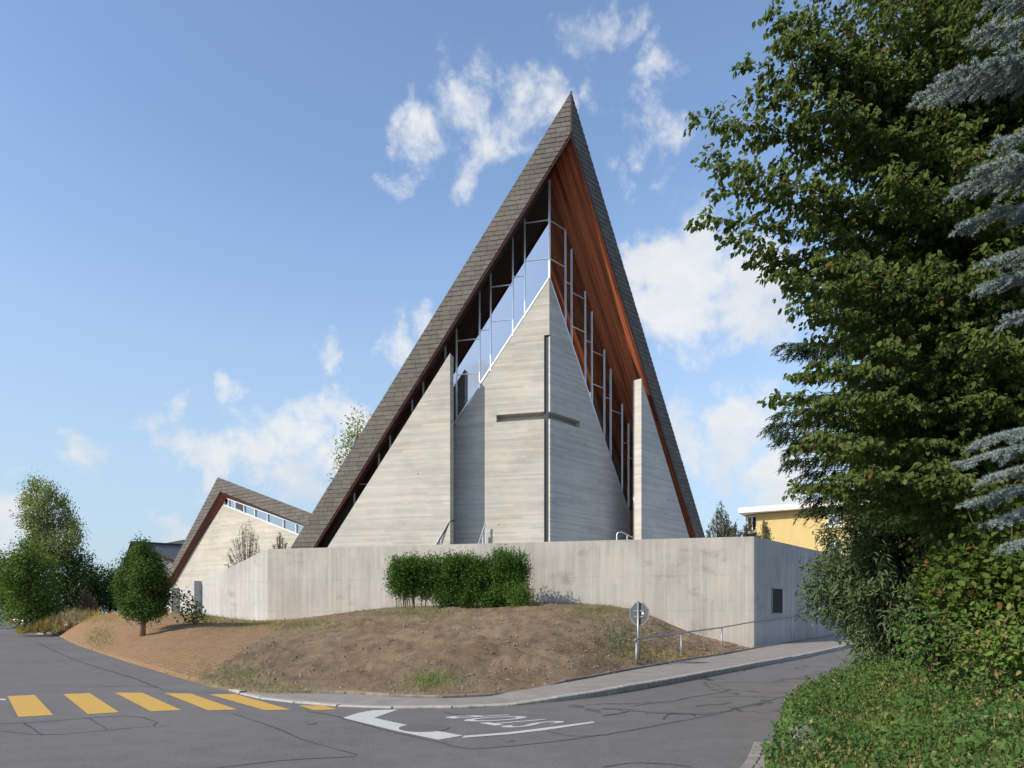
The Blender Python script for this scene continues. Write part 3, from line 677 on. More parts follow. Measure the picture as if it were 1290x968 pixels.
for (o, i) in ((hlo, hli), (hro, hri)):
    fr_ = [HL.at(*hat_), HL.at(*o), HL.at(*i), HL.at(*hai)]; bb = [p+HB*13 for p in fr_]
    mb = MB(); ords = [(0, 1, 2, 3), (7, 6, 5, 4), (0, 4, 5, 1), (1, 5, 6, 2), (2, 6, 7, 3), (3, 7, 4, 0)]
    left = o is hlo; mb.add(fr_+bb, ords if left else [q[::-1] for q in ords])
    r = mb.build('roof', M['slab'], hall)
    shingles(HL, [hat_, o, i, hai], M['shingle'], r, .46, .20, 300)
    # red stained lining that slopes back from the slate edge to the wall
    if left: q = [HL.at(*hai, -.01), HL.at(*i, -.01), HW.at(*wl, .0), HW.at(ta[0], ta[1], .0), HW.at(gt[0], hz(gt[0]), .0)]
    else: q = [HL.at(*hai, -.01), HL.at(*i, -.01), HW.at(ue, hz(ue), .0), HW.at(gt[0], hz(gt[0]), .0)]
    c_ = sum(q, Vector())/len(q)
    tri = [(k, (k+1) % len(q), len(q)) for k in range(len(q))]
    mk('lining', q+[c_], tri, M['trim2'], r)
MB().prism([HW.at(*p, -.02) for p in (ta, wl, (ue, 1.6), (ue, ta[1]+k_*(ue-ta[0])))], (-nH.x*.35, -nH.y*.35, 0)).build('gable_wall', M['con_hh'], hall)
pu = [HW.px(x, 650)[0] for x in (281, 287, 295.5, 306.5, 320, 336, 356, 372, 392)]
zl = lambda u: ta[1]+k_*(u-ta[0])
for k, (a, b) in enumerate(zip(pu[:-1], pu[1:])):
    MB().prism([HW.at(q[0], q[1], -.1) for q in ((a, zl(a)), (b, zl(b)), (b, hz(b)), (a, hz(a)))], (-nH.x*.015, -nH.y*.015, 0)).build('window_pane', M['hallglass'], hall)
for a in pu: MB().beam(HW.at(a, zl(a), -.06), HW.at(a, hz(a), -.06), .06, .06, (nH.x, nH.y, 0)).build('mullion', M['frame'], hall)
for f0 in (lambda u: zl(u)+.03, lambda u: hz(u)-.03):
    MB().beam(HW.at(pu[0], f0(pu[0]), -.06), HW.at(pu[-1], f0(pu[-1]), -.06), .06, .07, (nH.x, nH.y, 0)).build('window_frame', M['frame'], hall)
a, b = pu[2], pu[3]
MB().prism([HW.at(q[0], q[1], -.085) for q in ((a+.12, zl(a)+.1), (b-.05, zl(b)+.06), (b-.05, hz(b)-.08), (a+.12, hz(a)-.12))], (-nH.x*.01, -nH.y*.01, 0)).build('dark_casement', M['slotback'], hall)

# far gabled house behind the hall
fh = thing('gabled_house', (-29, 56, 1.6), 'pale house with dark tiled roof behind the small tree', 'house')
M['tile'] = flat('dark_roof_tile', (.075, .075, .082), .7, .35, 3); M['house_white'] = flat('pale_render', (.55, .52, .46), .9, .08, 2)
MB().prism([at(160.5, 708, 54.1), at(167, 687, 54.1), at(171, 686.5, 54.1), at(240, 716, 54.1), at(240, 778, 54.1), at(160.5, 778, 54.1)], (-.5, 7, 0)).build('wall', M['house_white'], fh)
MB().beam(at(167, 684.8, 53.9), at(242, 716.2, 53.9), .35, .16).build('verge', M['trim2'], fh)
MB().beam(at(166.8, 685, 53.9), at(158.5, 709, 53.9), .35, .16).build('verge', M['trim2'], fh)
MB().prism([at(168, 684.6, 54.2), at(242, 715.6, 54.2), at(262, 706, 61), at(228, 687.8, 61)], (0, .1, .12)).build('roof', M['tile'], fh)
MB().beam(at(166.5, 683.6, 54), at(229, 687.4, 61), .3, .22).build('ridge', M['darkmetal'], fh)
MB().prism([at(206, 684.8, 63), at(232, 680, 63), at(240, 690, 63), at(206, 690, 63)], (0, 2, 0)).build('rear_roof', M['tile'], fh)

# yellow apartment house on the right
YW = VPlane(at(930, 640, 62).xy, Vector((1455, -880)), Vector((-880, -1455)))
yh = thing('yellow_house', tuple(YW.at(8, 0))[:2]+(0,), 'yellow rendered apartment house with white flat roof edge', 'house')
u0, u1, u2 = YW.px(950, 650)[0], 24.0, YW.px(930, 640)[0]; zr = YW.px(950, 646)[1]; zt3 = YW.px(950, 638.5)[1]
MB().prism([YW.at(*p, -.9) for p in ((u0, 0), (u1, 0), (u1, zr), (u0, zr))], (-YW.N.x*9, -YW.N.y*9, 0)).build('wall', M['yellow_wall'], yh)
MB().prism([YW.at(*p) for p in ((u2, zr+.05), (u1+.6, zr+.05), (u1+.6, zt3), (u2, zt3))], (-YW.N.x*10.5, -YW.N.y*10.5, 0)).build('roof', M['white_trim'], yh)
MB().prism([YW.at(*p, -1.6) for p in ((u2+.3, 0), (u0, 0), (u0, zr), (u2+.3, zr))], (-YW.N.x*7, -YW.N.y*7, 0)).build('side_wall', M['trim2'], yh)
def window(u0, u1, z0, z1, o):
    w = MB()
    for a, b in (((u0, z0), (u1, z0)), ((u0, z1), (u1, z1)), ((u0, z0-.07), (u0, z1+.07)), ((u1, z0-.07), (u1, z1+.07)), (((u0+u1)/2, z0), ((u0+u1)/2, z1))):
        w.beam(YW.at(*a, o+.04), YW.at(*b, o+.04), .14, .12, (YW.N.x, YW.N.y, 0))
    w = w.build('window', M['white_trim'], yh)
    MB().prism([YW.at(*p, o+.005) for p in ((u0, z0), (u1, z0), (u1, z1), (u0, z1))], (YW.N.x*.02, YW.N.y*.02, 0)).build('pane', M['winglass'], w)
    MB().beam(YW.at(u0-.15, z0-.12, o+.1), YW.at(u1+.15, z0-.12, o+.1), .2, .1).build('sill', M['white_trim'], w)
wu = [YW.px(x, 650)[0] for x in (936.5, 948.5, 1041, 1058)]
window(wu[0], wu[1], YW.px(942, 668)[1], YW.px(942, 648)[1], -1.58)
window(wu[2], wu[3], YW.px(1050, 661)[1], YW.px(1050, 647)[1], -.9)
window(wu[2], wu[3], YW.px(1050, 700)[1], YW.px(1050, 681)[1], -.9)

# ---------------------------------------------------------------- earth bank
def wl_pt(x, y): q = wall_px(x, y); return q-Vector((nM.x, nM.y, 0))*.05
PAIRS = [((58, 796.5), at(88, 789, 50)), ((72, 799.5), at(98, 786, 48)), ((80, 804.5), at(125, 775, 45.5)), ((95, 811), at(160, 768, 43)), ((118, 818.8), at(190, 767.5, 41.8)), ((150, 829), at(213, 771, 40.2)),
         ((200, 843.5), at(253, 775, 36.6)), ((260, 861), at(300, 781, 35.2)), ((300, 870), at(337, 782, dA+.1)), ((345, 872.0), wl_pt(380, 779)), ((427, 871.8), wl_pt(440, 771)), ((477, 875.3), wl_pt(490, 765)),
         ((535, 877.8), wl_pt(550, 763)), ((594, 876.8), wl_pt(610, 762)), ((652, 872.3), wl_pt(660, 760)), ((722, 862.8), wl_pt(720, 759)), ((787, 849.3), wl_pt(780, 764)), ((838, 840), wl_pt(815, 773)), ((870, 834.3), wl_pt(850, 789)),
         ((900, 828.8), wl_pt(885, 803)), ((948, 820), wl_pt(942, 817))]
base = [gp(p[0], p[1], .07) for p, _ in PAIRS]; crest = [c for _, c in PAIRS]
base = [b+Vector(((c-b).x, (c-b).y, 0)).normalized()*.16 for b, c in zip(base, crest)]
bs, cs = chaikin(base, 2), chaikin(crest, 2)
bs, cs = chaikin(bs, 1), chaikin(cs, 1)
from mathutils import noise as mn
NV = 70; v = []; f = []; bank_pts = []
NU = len(bs)
def bank(iu, t):
    i = min(int(iu), NU-2); fr = iu-i; b = bs[i].lerp(bs[i+1], fr); c = cs[i].lerp(cs[i+1], fr)
    p = b.lerp(c, t); prof = .45*t+.55*math.sin(t*math.pi/2)
    z = b.z+(c.z-b.z)*prof
    w = math.sin(min(1, t*8)*math.pi/2)*(1 if t < .9 else max(0, (1-t)/.1))
    rough = .35 if p.x < -7.2 else 1.0
    z += rough*w*(.16*mn.noise(Vector((p.x*.45, p.y*.45, 0)))+.11*mn.noise(Vector((p.x*1.6, p.y*1.6, 3)))+.05*mn.noise(Vector((p.x*5, p.y*5, 7))))
    return Vector((p.x, p.y, z))
NV += 1
for i in range(NU*2-1):
    v.append(bank(i/2, 0)+Vector((0, 0, -.25)))
    for k in range(NV): v.append(bank(i/2, k/(NV-1)))
for i in range(NU*2-2):
    for k in range(NV): a = i*(NV+1)+k; f.append((a, a+NV+1, a+NV+2, a+1)[::-1])
nu2 = NU*2-1
soil = tag(mk('earth_bank', v, [q[::-1] for q in f], M['soil'], smooth=True), kind='structure')
# rough meadow strip behind the left bank
mv = [(p.x, p.y, p.z-.01) for p in cs[:len(cs)*9//21]]; n = len(mv)
tag(mk('meadow', mv+[(x-9*.3, y+14, z+.2) for x, y, z in mv], [(i, i+1, i+1+n, i+n)[::-1] for i in range(n-1)], M['ground']), kind='structure')
def hash_rocks():
    mb = MB(); 
    for _ in range(5000):
        iu = random.uniform(NU*.36, NU-1.01); t = random.random()**1.2
        p = bank(iu, t)
        if p.x < -7.0-(p.y-15)*.17 and random.random() < .9: continue
        r = random.choice((.012, .018, .025, .035, .05))*random.uniform(.7, 1.3)
        o = [Vector((random.uniform(.6, 1.3), 0, 0)), Vector((0, random.uniform(.6, 1.3), 0)), Vector((-random.uniform(.6, 1.3), 0, 0)), Vector((0, -random.uniform(.6, 1.3), 0)), Vector((random.uniform(-.4, .4), random.uniform(-.4, .4), random.uniform(.6, 1)))]
        an = random.random()*6.28; ca, sa = math.cos(an), math.sin(an)
        o = [Vector((q.x*ca-q.y*sa, q.x*sa+q.y*ca, q.z)) for q in o]
        mb.add([p+q*r for q in o], [(0, 1, 4), (1, 2, 4), (2, 3, 4), (3, 0, 4)])
    return mb
tag(hash_rocks().build('soil_clods', M['stone']), 'loose clods and pebbles scattered over the bare earth bank', 'clods', kind='stuff')

# ---------------------------------------------------------------- foliage tools
def leafmesh(name, P, D, N, L, Wd, mat, parent=None, kind=6, curl=.15):
    P, D, N = (np.asarray(a, dtype=np.float64) for a in (P, D, N)); n = len(P)
    off = np.zeros(3); p = parent
    while p is not None: off += np.array(p.location); p = p.parent
    D = D/np.linalg.norm(D, axis=1, keepdims=True)
    N = N-(N*D).sum(1, keepdims=True)*D; N = N/np.maximum(1e-6, np.linalg.norm(N, axis=1, keepdims=True)); S = np.cross(D, N)
    L = np.broadcast_to(L, n)[:, None]; Wd = np.broadcast_to(Wd, n)[:, None]
    if kind == 6:
        V = [P, P+D*L*.32+S*Wd*.5+N*L*curl*.5, P+D*L*.68+S*Wd*.40+N*L*curl*.4, P+D*L-N*L*curl*.6, P+D*L*.68-S*Wd*.40+N*L*curl*.4, P+D*L*.32-S*Wd*.5+N*L*curl*.5]
        q = np.array([[0, 1, 2, 3], [0, 3, 4, 5]])
    elif kind == 4:
        V = [P, P+D*L*.45+S*Wd*.5, P+D*L, P+D*L*.45-S*Wd*.5]; q = np.array([[0, 1, 2, 3]])
    else:
        V = [P-S*Wd*.5, P+S*Wd*.5, P+D*L]; q = np.array([[0, 1, 2]])
    k = len(V); co = np.stack(V, 1).reshape(-1, 3)-off
    fi = (q[None]+(np.arange(n)*k)[:, None, None]).reshape(-1); w = q.shape[1]; nf = n*q.shape[0]
    me = bpy.data.meshes.new(name); me.vertices.add(len(co)); me.vertices.foreach_set('co', co.ravel().astype(np.float32))
    me.loops.add(len(fi)); me.loops.foreach_set('vertex_index', fi.astype(np.int32))
    me.polygons.add(nf); me.polygons.foreach_set('loop_start', (np.arange(nf)*w).astype(np.int32)); me.polygons.foreach_set('loop_total', np.full(nf, w, np.int32))
    me.update(calc_edges=True); me.materials.append(mat)
    o = bpy.data.objects.new(name, me); COL.objects.link(o)
    if parent: o.parent = parent
    return o
def rv(n, s=1.0): return rng.normal(0, s, (n, 3))
def unit(a): return a/np.maximum(1e-9, np.linalg.norm(a, axis=-1, keepdims=True))
class Leaves:
    def __init__(s): s.P = []; s.D = []; s.N = []; s.L = []; s.W = []
    def add(s, P, D, N, L, Wd):
        n = len(P); s.P.append(P); s.D.append(D); s.N.append(N); s.L.append(np.broadcast_to(L, n)); s.W.append(np.broadcast_to(Wd, n))
    def build(s, name, mat, parent, kind=6, curl=.15):
        return leafmesh(name, np.concatenate(s.P), np.concatenate(s.D), np.concatenate(s.N), np.concatenate(s.L), np.concatenate(s.W), mat, parent, kind, curl)
    def count(s): return sum(len(p) for p in s.P)
def lumps_crown(lv, lumps, n, leaf, spread=.35, down=.2, shell=.55):
    """leaf clumps over a set of ellipsoid lumps (centre, radii)"""
    lumps = [(np.array(c), np.array(r)) for c, r in lumps]; vol = np.array([r[0]*r[2]+r[1]*r[2] for c, r in lumps]); vol = vol/vol.sum()
    per = 14; nc = n//per
    for (c, r), w in zip(lumps, vol):
        m = max(4, int(nc*w)); d = unit(rv(m)); rad = shell+(1-shell)*rng.random((m, 1))**.6; rad *= 1+.22*rng.normal(0, 1, (m, 1)).clip(-1.2, 1.3)*(rng.random((m, 1)) < .5)
        cc = c+d*r*rad
        q = np.repeat(cc, per, 0)+rv(m*per, leaf*1.9); dd = np.repeat(d, per, 0)
        D = unit(dd*.6+rv(m*per, .7)+np.array([0, 0, -down])); N = unit(dd*.5+rv(m*per, .5)+np.array([0, 0, .8]))
        L = leaf*rng.uniform(.7, 1.25, m*per); lv.add(q, D, N, L, L*.62)
def limbs(mb, base, tips, r0, rise=.35):
    base = Vector(base)
    for t in tips:
        t = Vector(t); mid = base.lerp(t, .45)+Vector((random.uniform(-.15, .15), random.uniform(-.15, .15), rise*(t-base).length*.25))
        mb.tube([base, mid, t], [r0, r0*.55, r0*.15], 6, False)
def tree(name, base, label, cat, lumps, n, leaf, lm, bark, trunk_h, r, group=None, kind=6, shell=.55, down=.2):
    t = thing(name, base, label, cat, group); mb = MB(); b = Vector(base)
    topc = max(lumps, key=lambda q: q[0][2]+q[1][2]); tp = Vector(topc[0])
    path = [b+Vector((0, 0, -.15)), b.lerp(tp, .33)+Vector((.04, .03, 0)), b.lerp(tp, .66)+Vector((-.05, .02, 0)), tp]
    mb.tube(path, [r*1.15, r*.85, r*.5, r*.15], 9)
    mb.build('trunk', bark, t, True)
    lb = MB(); limbs(lb, path[1], [c for c, _ in lumps], r*.45); limbs(lb, path[2], [(c[0], c[1], c[2]+rr[2]*.4) for c, rr in lumps], r*.3)
    lb.build('branches', bark, t, True)
    lv = Leaves(); lumps_crown(lv, lumps, n, leaf, shell=shell, down=down); lv.build('crown', lm, t, kind)
    return t
LM = {}
LM['hornbeam'] = leaf_mat('leaf_hornbeam', (.058, .092, .024), (.150, .198, .055), .42, (.16, .09, .03), .03)
LM['young'] = leaf_mat('leaf_young_tree', (0.037, 0.086, 0.020), (0.100, 0.175, 0.037), .25)
LM['bush'] = leaf_mat('leaf_bush', (0.049, 0.103, 0.020), (0.167, 0.250, 0.047), .30)
LM['dark'] = leaf_mat('leaf_dark', (0.027, 0.062, 0.019), (0.078, 0.138, 0.039), .2)
LM['birch'] = leaf_mat('leaf_birch', (0.127, 0.165, 0.050), (0.286, 0.319, 0.116), .35)
LM['privet'] = leaf_mat('leaf_privet', (0.030, 0.083, 0.014), (0.100, 0.192, 0.030), .25)
LM['budd'] = leaf_mat('leaf_buddleia', (0.044, 0.083, 0.037), (0.141, 0.208, 0.097), .2, (.30, .26, .10), .012)
LM['hazel'] = leaf_mat('leaf_hazel', (0.035, 0.074, 0.012), (0.111, 0.167, 0.030), .3, (.24, .11, .04), .012)
LM['spruce'] = leaf_mat('needle_spruce', (0.019, 0.039, 0.018), (0.066, 0.109, 0.039), .1)
LM['blue'] = leaf_mat('needle_blue_spruce', (.17, .225, .225), (.36, .44, .44), .1)
LM['grass'] = leaf_mat('grass_blade', (0.061, 0.122, 0.021), (0.168, 0.251, 0.054), .3, (.26, .21, .09), .10)
LM['dry'] = leaf_mat('dry_grass', (0.290, 0.225, 0.080), (0.522, 0.420, 0.174), .25)
LM['weed'] = leaf_mat('weed_leaf', (0.034, 0.088, 0.021), (0.114, 0.190, 0.048), .25, (.28, .22, .10), .03)
LM['straw'] = leaf_mat('withered', (.16, .135, .06), (.30, .25, .12), .2)
LM['purple'] = leaf_mat('leaf_purple', (0.087, 0.041, 0.043), (0.174, 0.109, 0.087), .2)
LM['grey'] = leaf_mat('leaf_grey_green', (0.109, 0.123, 0.065), (0.232, 0.239, 0.138), .25)
LM['viburnum'] = leaf_mat('leaf_viburnum', (0.032, 0.058, 0.032), (0.087, 0.123, 0.058), .15, (.24, .15, .06), .05)
LM['ash'] = leaf_mat('leaf_ash', (0.131, 0.174, 0.029), (0.261, 0.304, 0.065), .4)

# ---------------------------------------------------------------- hedge bushes in front of the wall
def bush(name, x0, x1, ytop, ybot, d, label, leaf, n, lm, nst, group=None, cat='bush', gap=.0, spiky=0, depth=.6, stemvis=False):
    c = at((x0+x1)/2, ybot, d); w = (x1-x0)/F*d; h = (ybot-ytop)/F*d
    t = thing(name, tuple(c), label, cat, group); st = MB(); lv = Leaves(); lumps = []
    z0 = .20 if stemvis else .0
    for k in range(max(4, int(w/.38))):
        for j in range(max(2, int(h*(1-z0)/.42))):
            lumps.append(((c.x-w/2+.25+(w-.5)*(k+random.random()*.6)/max(4, int(w/.38))*1.02, c.y+random.uniform(-.5, .5)*depth, c.z+h*z0+(h*(1-z0)-.28)*(j+.5+random.uniform(-.25, .25))/max(2, int(h*(1-z0)/.42))+.1),
                          (.34, depth*.6, .33)))
    lumps_crown(lv, lumps, n, leaf, shell=.35, down=-.3)
    if spiky:
        m = spiky; X = rng.uniform(c.x-w/2+.1, c.x+w/2-.1, m); Yy = rng.uniform(c.y-depth*.6, c.y+depth*.6, m)
        for k in range(m):
            hh = rng.uniform(.12, .42); q = 9
            P = np.stack([np.full(q, X[k])+rng.normal(0, .015, q), np.full(q, Yy[k])+rng.normal(0, .015, q), c.z+h-.18+np.linspace(0, hh, q)], 1)
            D = unit(rv(q, .6)+np.array([0, 0, .9])); lv.add(P, D, rv(q), leaf*rng.uniform(.7, 1.2, q), leaf*.45)
    lv.build('crown', lm, t)
    for k in range(nst):
        bx = c.x+random.uniform(-.42, .42)*w; tx = bx+random.uniform(-.3, .3); ty = c.y+random.uniform(-.3, .3)
        st.tube([(bx, c.y+random.uniform(-.15, .15), c.z-.2), ((bx+tx)/2+random.uniform(-.05, .05), (c.y+ty)/2, c.z+h*.3), (tx, ty, c.z+h*.75)], [.022, .016, .006], 5, False)
    st.build('stems', M['twig'], t)
    return t
bush('privet_bush', 490, 556, 702, 764, 28.6, 'rounded green privet bush with bare stems at hedge end', .07, 20000, LM['privet'], 16, 'hedge along the retaining wall', spiky=22, stemvis=True)
bush('privet_bush', 548, 628, 700, 763, 28.4, 'dense middle privet bush of the hedge against concrete wall', .07, 34000, LM['privet'], 14, 'hedge along the retaining wall', spiky=40)
bush('privet_bush', 618, 668, 697, 764, 28.1, 'tallest privet bush where hedge casts shadow on wall', .07, 24000, LM['privet'], 9, 'hedge along the retaining wall', spiky=26)
bush('low_shrub', 640, 674, 738, 766, 27.0, 'low yellowish shrub at the foot of the tallest privet bush', .055, 3500, LM['bush'], 6, depth=.35)

# ---------------------------------------------------------------- small street tree, sapling and plants round the hall
bt = bank(NU*.19, .2)
tb = at(180, 797, 33.5); 
best = min((bank(i/4, k/20) for i in range(NU*4-4) for k in range(21)), key=lambda q: abs(CX+F*q.x/q.y-180)+abs(HY+F*(H-q.z)/q.y-799))
tb = best; sc = tb.y/F
def P_(x, y, d=None): return at(x, y, d or tb.y)
lum = []
for (x, y, r) in ((180, 700, 11), (170, 712, 15), (190, 712, 14), (162, 730, 15), (182, 728, 18), (199, 732, 14), (161, 750, 14), (180, 750, 18), (200, 752, 14), (166, 764, 13), (184, 768, 14), (198, 766, 10), (179, 690, 7)):
    q = P_(x, y, tb.y+random.uniform(-.6, .6)); lum.append((tuple(q), (r*sc*.84, r*sc*.95, r*sc*.9)))
tree('street_tree', tuple(tb), 'young dense oval tree with pale trunk on the earth bank', 'tree', lum, 40000, .075, LM['young'], M['bark_pale'], 2, .11, shell=.5, down=.1)
def on_bank(x, y): return min((bank(i/3, k/24) for i in range(NU*3-3) for k in range(25)), key=lambda q: abs(CX+F*q.x/q.y-x)+abs(HY+F*(H-q.z)/q.y-y))
sb = on_bank(243, 786)
t = thing('sapling', tuple(sb), 'thin sapling with sparse large leaves before the pale flank wall', 'sapling')
mb = MB(); lv = Leaves()
for (x, y) in ((232, 748), (238, 757), (246, 764), (250, 772), (236, 770), (229, 765), (244, 778), (254, 778), (237, 782)):
    tip = at(x, y, sb.y+random.uniform(-.3, .3)); mb.tube([sb, Vector(sb).lerp(tip, .5)+Vector((.1, 0, .05)), tip], [.016, .011, .004], 5, False)
    q = np.array(tip)+rv(38, .17)*np.array([1.1, .8, .8]); lv.add(q, unit(rv(38, .8)+np.array([0, 0, -.2])), unit(rv(38, .4)+np.array([0, 0, 1])), rng.uniform(.10, .17, 38), .085)
mb.build('stems', M['twig'], t); lv.build('leaves', LM['bush'], t)
# airy shrub and little conifer behind the flank wall
def airy(name, x0, x1, ytop, ybot, d, label, n, lm, leaf, perst=26, cat='shrub'):
    c = at((x0+x1)/2, ybot, d); t = thing(name, tuple(c), label, cat); mb = MB(); lv = Leaves()
    for k in range(n):
        f_ = random.random(); x = x0+(x1-x0)*f_; y = ytop+(ybot-ytop)*(.05+.75*abs(2*f_-1)**1.4+random.uniform(0, .35))
        tip = at(x, min(y, ybot-4), d+random.uniform(-.6, .6)); bq = Vector((c.x+(tip.x-c.x)*.25, c.y, c.z-.1)); md = bq.lerp(tip, .5)+Vector(((tip.x-c.x)*.12, 0, 0))
        mb.tube([bq, md, tip], [.014, .009, .003], 4, False)
        tt = rng.random(perst)**.6; P = np.array([list(bq.lerp(md, a*2) if a < .5 else md.lerp(tip, a*2-1)) for a in tt])+rv(perst, leaf*.5)
        lv.add(P, unit(rv(perst, .5)+np.array([0, 0, .7])), rv(perst), leaf*rng.uniform(.7, 1.3, perst), leaf*.45)
    mb.build('stems', M['twig'], t); lv.build('leaves', lm, t); return t
airy('airy_shrub', 283, 338, 648, 716, 36.6, 'airy grey green shrub before the hall gable', 60, LM['grey'], .075)
airy('small_conifer', 342, 364, 668, 696, 35.5, 'tiny conifer peeping over the wall beside the airy shrub', 26, LM['viburnum'], .06, 22, 'conifer')
airy('evergreen_shrub', 890, 924, 626, 682, 33.5, 'tall dark evergreen shrub right of the church roof foot', 60, LM['viburnum'], .085, 40)
airy('evergreen_shrub', 918, 936, 655, 682, 32.5, 'low reddish evergreen shrub between two taller ones on terrace', 26, LM['viburnum'], .08, 26)
airy('evergreen_shrub', 934, 954, 650, 682, 31.0, 'middle evergreen shrub in front of yellow house window', 30, LM['viburnum'], .08, 26)
airy('evergreen_shrub', 953, 975, 652, 688, 30.5, 'evergreen shrub rising above the wall corner against yellow wall', 30, LM['viburnum'], .08, 28)
# ash tree far behind the church
lum = [(tuple(at(x, y, 62)), (r, r, r)) for x, y, r in ((450, 535, 1.1), (440, 552, 1.1), (432, 572, .9), (452, 560, 1.4), (425, 590, .8), (465, 545, 1.6), (480, 600, 3))]
tree('ash_tree', (-13.5, 62, 3.4), 'light green tree showing behind the left roof edge', 'tree', lum, 3500, .18, LM['ash'], M['bark_pale'], 8, .22, shell=.25)

# ---------------------------------------------------------------- far left: birch, bushes, dark trees
def px_lumps(items, d, dj=1.0): return [(tuple(at(x, y, d+random.uniform(-dj, dj))), (r/F*d, r/F*d, r/F*d*ry)) for x, y, r, ry in items]
dB = 50
bl = px_lumps([(45, 612, 10, 1.0), (62, 618, 10, 1), (38, 630, 10, 1.2), (54, 640, 14, 1.2), (76, 632, 9, 1.2), (84, 655, 11, 1.4), (36, 655, 10, 1.3), (58, 668, 17, 1.2), (90, 680, 10, 1.4), (40, 685, 13, 1.2), (70, 695, 18, 1.2), (94, 668, 8, 1.4)], dB)
bt_ = tree('birch_tree', tuple(at(58, 785, dB)), 'tall pale green birch with hanging twigs above the bushes', 'tree', bl, 15000, .13, LM['birch'], M['bark_pale'], 6, .16, shell=.25, down=1.2)
for (nm, lab, its, n, lm, leaf, base, dd) in (
    ('broad_bush', 'broad bright green bush at the bend of the road', [(20, 720, 24, 1), (38, 745, 26, 1), (14, 750, 22, 1), (45, 715, 18, 1), (30, 775, 18, .7), (55, 765, 20, .9), (34, 700, 14, 1)], 17000, LM['bush'], .14, (32, 792), 46),
    ('dark_tree', 'dark rounded tree between the birch and the purple shrub', [(80, 725, 26, 1), (100, 740, 22, 1), (75, 755, 24, .9), (108, 722, 14, 1), (95, 705, 14, 1), (120, 745, 14, .9)], 13000, LM['dark'], .15, (88, 775), 51),
    ('dark_tree', 'dark ragged tree beside the young oval tree', [(130, 735, 16, 1.1), (146, 728, 11, 1.2), (138, 755, 18, .9), (118, 760, 18, .8), (152, 750, 12, 1), (160, 765, 14, .7)], 9000, LM['dark'], .15, (135, 778), 55),
    ('hedge_tree', 'shaded tree closing the road at picture edge behind the car', [(0, 715, 22, 1), (-22, 730, 30, 1), (8, 745, 22, 1), (-10, 765, 26, .7), (-40, 760, 30, 1)], 9000, LM['dark'], .17, (-6, 793), 68)):
    tree(nm, tuple(at(*base, dd)), lab, 'bush' if 'bush' in nm else 'tree', px_lumps(its, dd, 1.2), n, leaf, lm, M['bark'], 2, .12, shell=.4)
airy('purple_shrub', 93, 126, 738, 772, 46.5, 'purplish brown twiggy shrub above the stone block', 50, LM['purple'], .11, 22)
# gabion stone block, grey cabinet, rubble, parked car
def at_z(x, z, d): return Vector(((x-CX)/F*d, d, z))
gb = thing('stone_block_wall', tuple(at(90, 785, 45.6)), 'low grey block wall set in the dry grass slope', 'wall')
M['block'] = flat('grey_block', (.24, .24, .26), .9, .25, 4); M['block_l'] = flat('pale_block', (.52, .50, .47), .9, .2, 4)
for r in range(3):
    for k in range(4):
        x0 = 81+k*7.0+(r % 2)*1.5; a, b = at(x0, 785.5-r*4.4, 45.4), at(x0+6.7, 781.4-r*4.4, 45.4)
        MB().box((a.x, a.y+r*.05, a.z), (b.x, a.y+.5+r*.05, b.z)).build('block', M['block'], gb)
a, b = at(77, 782, 45.5), at(80.6, 772, 45.5); MB().box((a.x, a.y, a.z), (b.x, a.y+.9, b.z)).build('end_block', M['block_l'], gb)
a, b = at(81, 788.5, 45.2), at(84.5, 782.5, 45.2); MB().box((a.x, a.y, a.z), (b.x, a.y+.5, b.z)).build('end_block', M['block_l'], gb)
cb = thing('utility_cabinet', tuple(gp(49, 799.5).xy)+(0,), 'pale grey utility cabinet in grass beside the road', 'cabinet')
p = gp(49, 799.5); M['cab'] = flat('cabinet_grey', (.45, .46, .44), .6, .1)
MB().box((p.x-.17, p.y, 0), (p.x+.30, p.y+.35, .72)).build('body', M['cab'], cb); MB().box((p.x-.20, p.y-.03, .72), (p.x+.33, p.y+.38, .77)).build('roof_cap', M['cab'], cb)
MB().box((p.x+.06, p.y-.012, .30), (p.x+.24, p.y, .52)).build('vent', M['darkmetal'], cb)
sk = thing('rubble_bag', tuple(gp(72, 800.5).xy)+(.03,), 'small heap with white and dark blue bags at bank foot', 'bags')
def blob(c, r, mat, nm, par):
    v = []; f = []; n, m = 8, 5
    for j in range(m+1):
        for i in range(n):
            a = 6.283*i/n; b = math.pi*j/m; k = 1+.2*mn.noise(Vector((math.cos(a)*2, math.sin(a)*2+c[0], b*2)))
            v.append((c[0]+r[0]*k*math.sin(b)*math.cos(a), c[1]+r[1]*k*math.sin(b)*math.sin(a), c[2]+r[2]*k*math.cos(b)))
    for j in range(m):
        for i in range(n): f.append((j*n+i, j*n+(i+1) % n, (j+1)*n+(i+1) % n, (j+1)*n+i)[::-1])
    mk(nm, v, f, mat, par, True)
p = gp(72, 800.5); M['bagw'] = flat('bag_white', (.6, .58, .54), .7, .1); M['bagb'] = flat('bag_blue', (.05, .06, .10), .6, .2)
blob((p.x-.15, p.y, .12), (.38, .25, .16), M['bagw'], 'white_bag', sk); blob((p.x+.38, p.y+.1, .22), (.30, .25, .26), M['bagb'], 'dark_bag', sk)
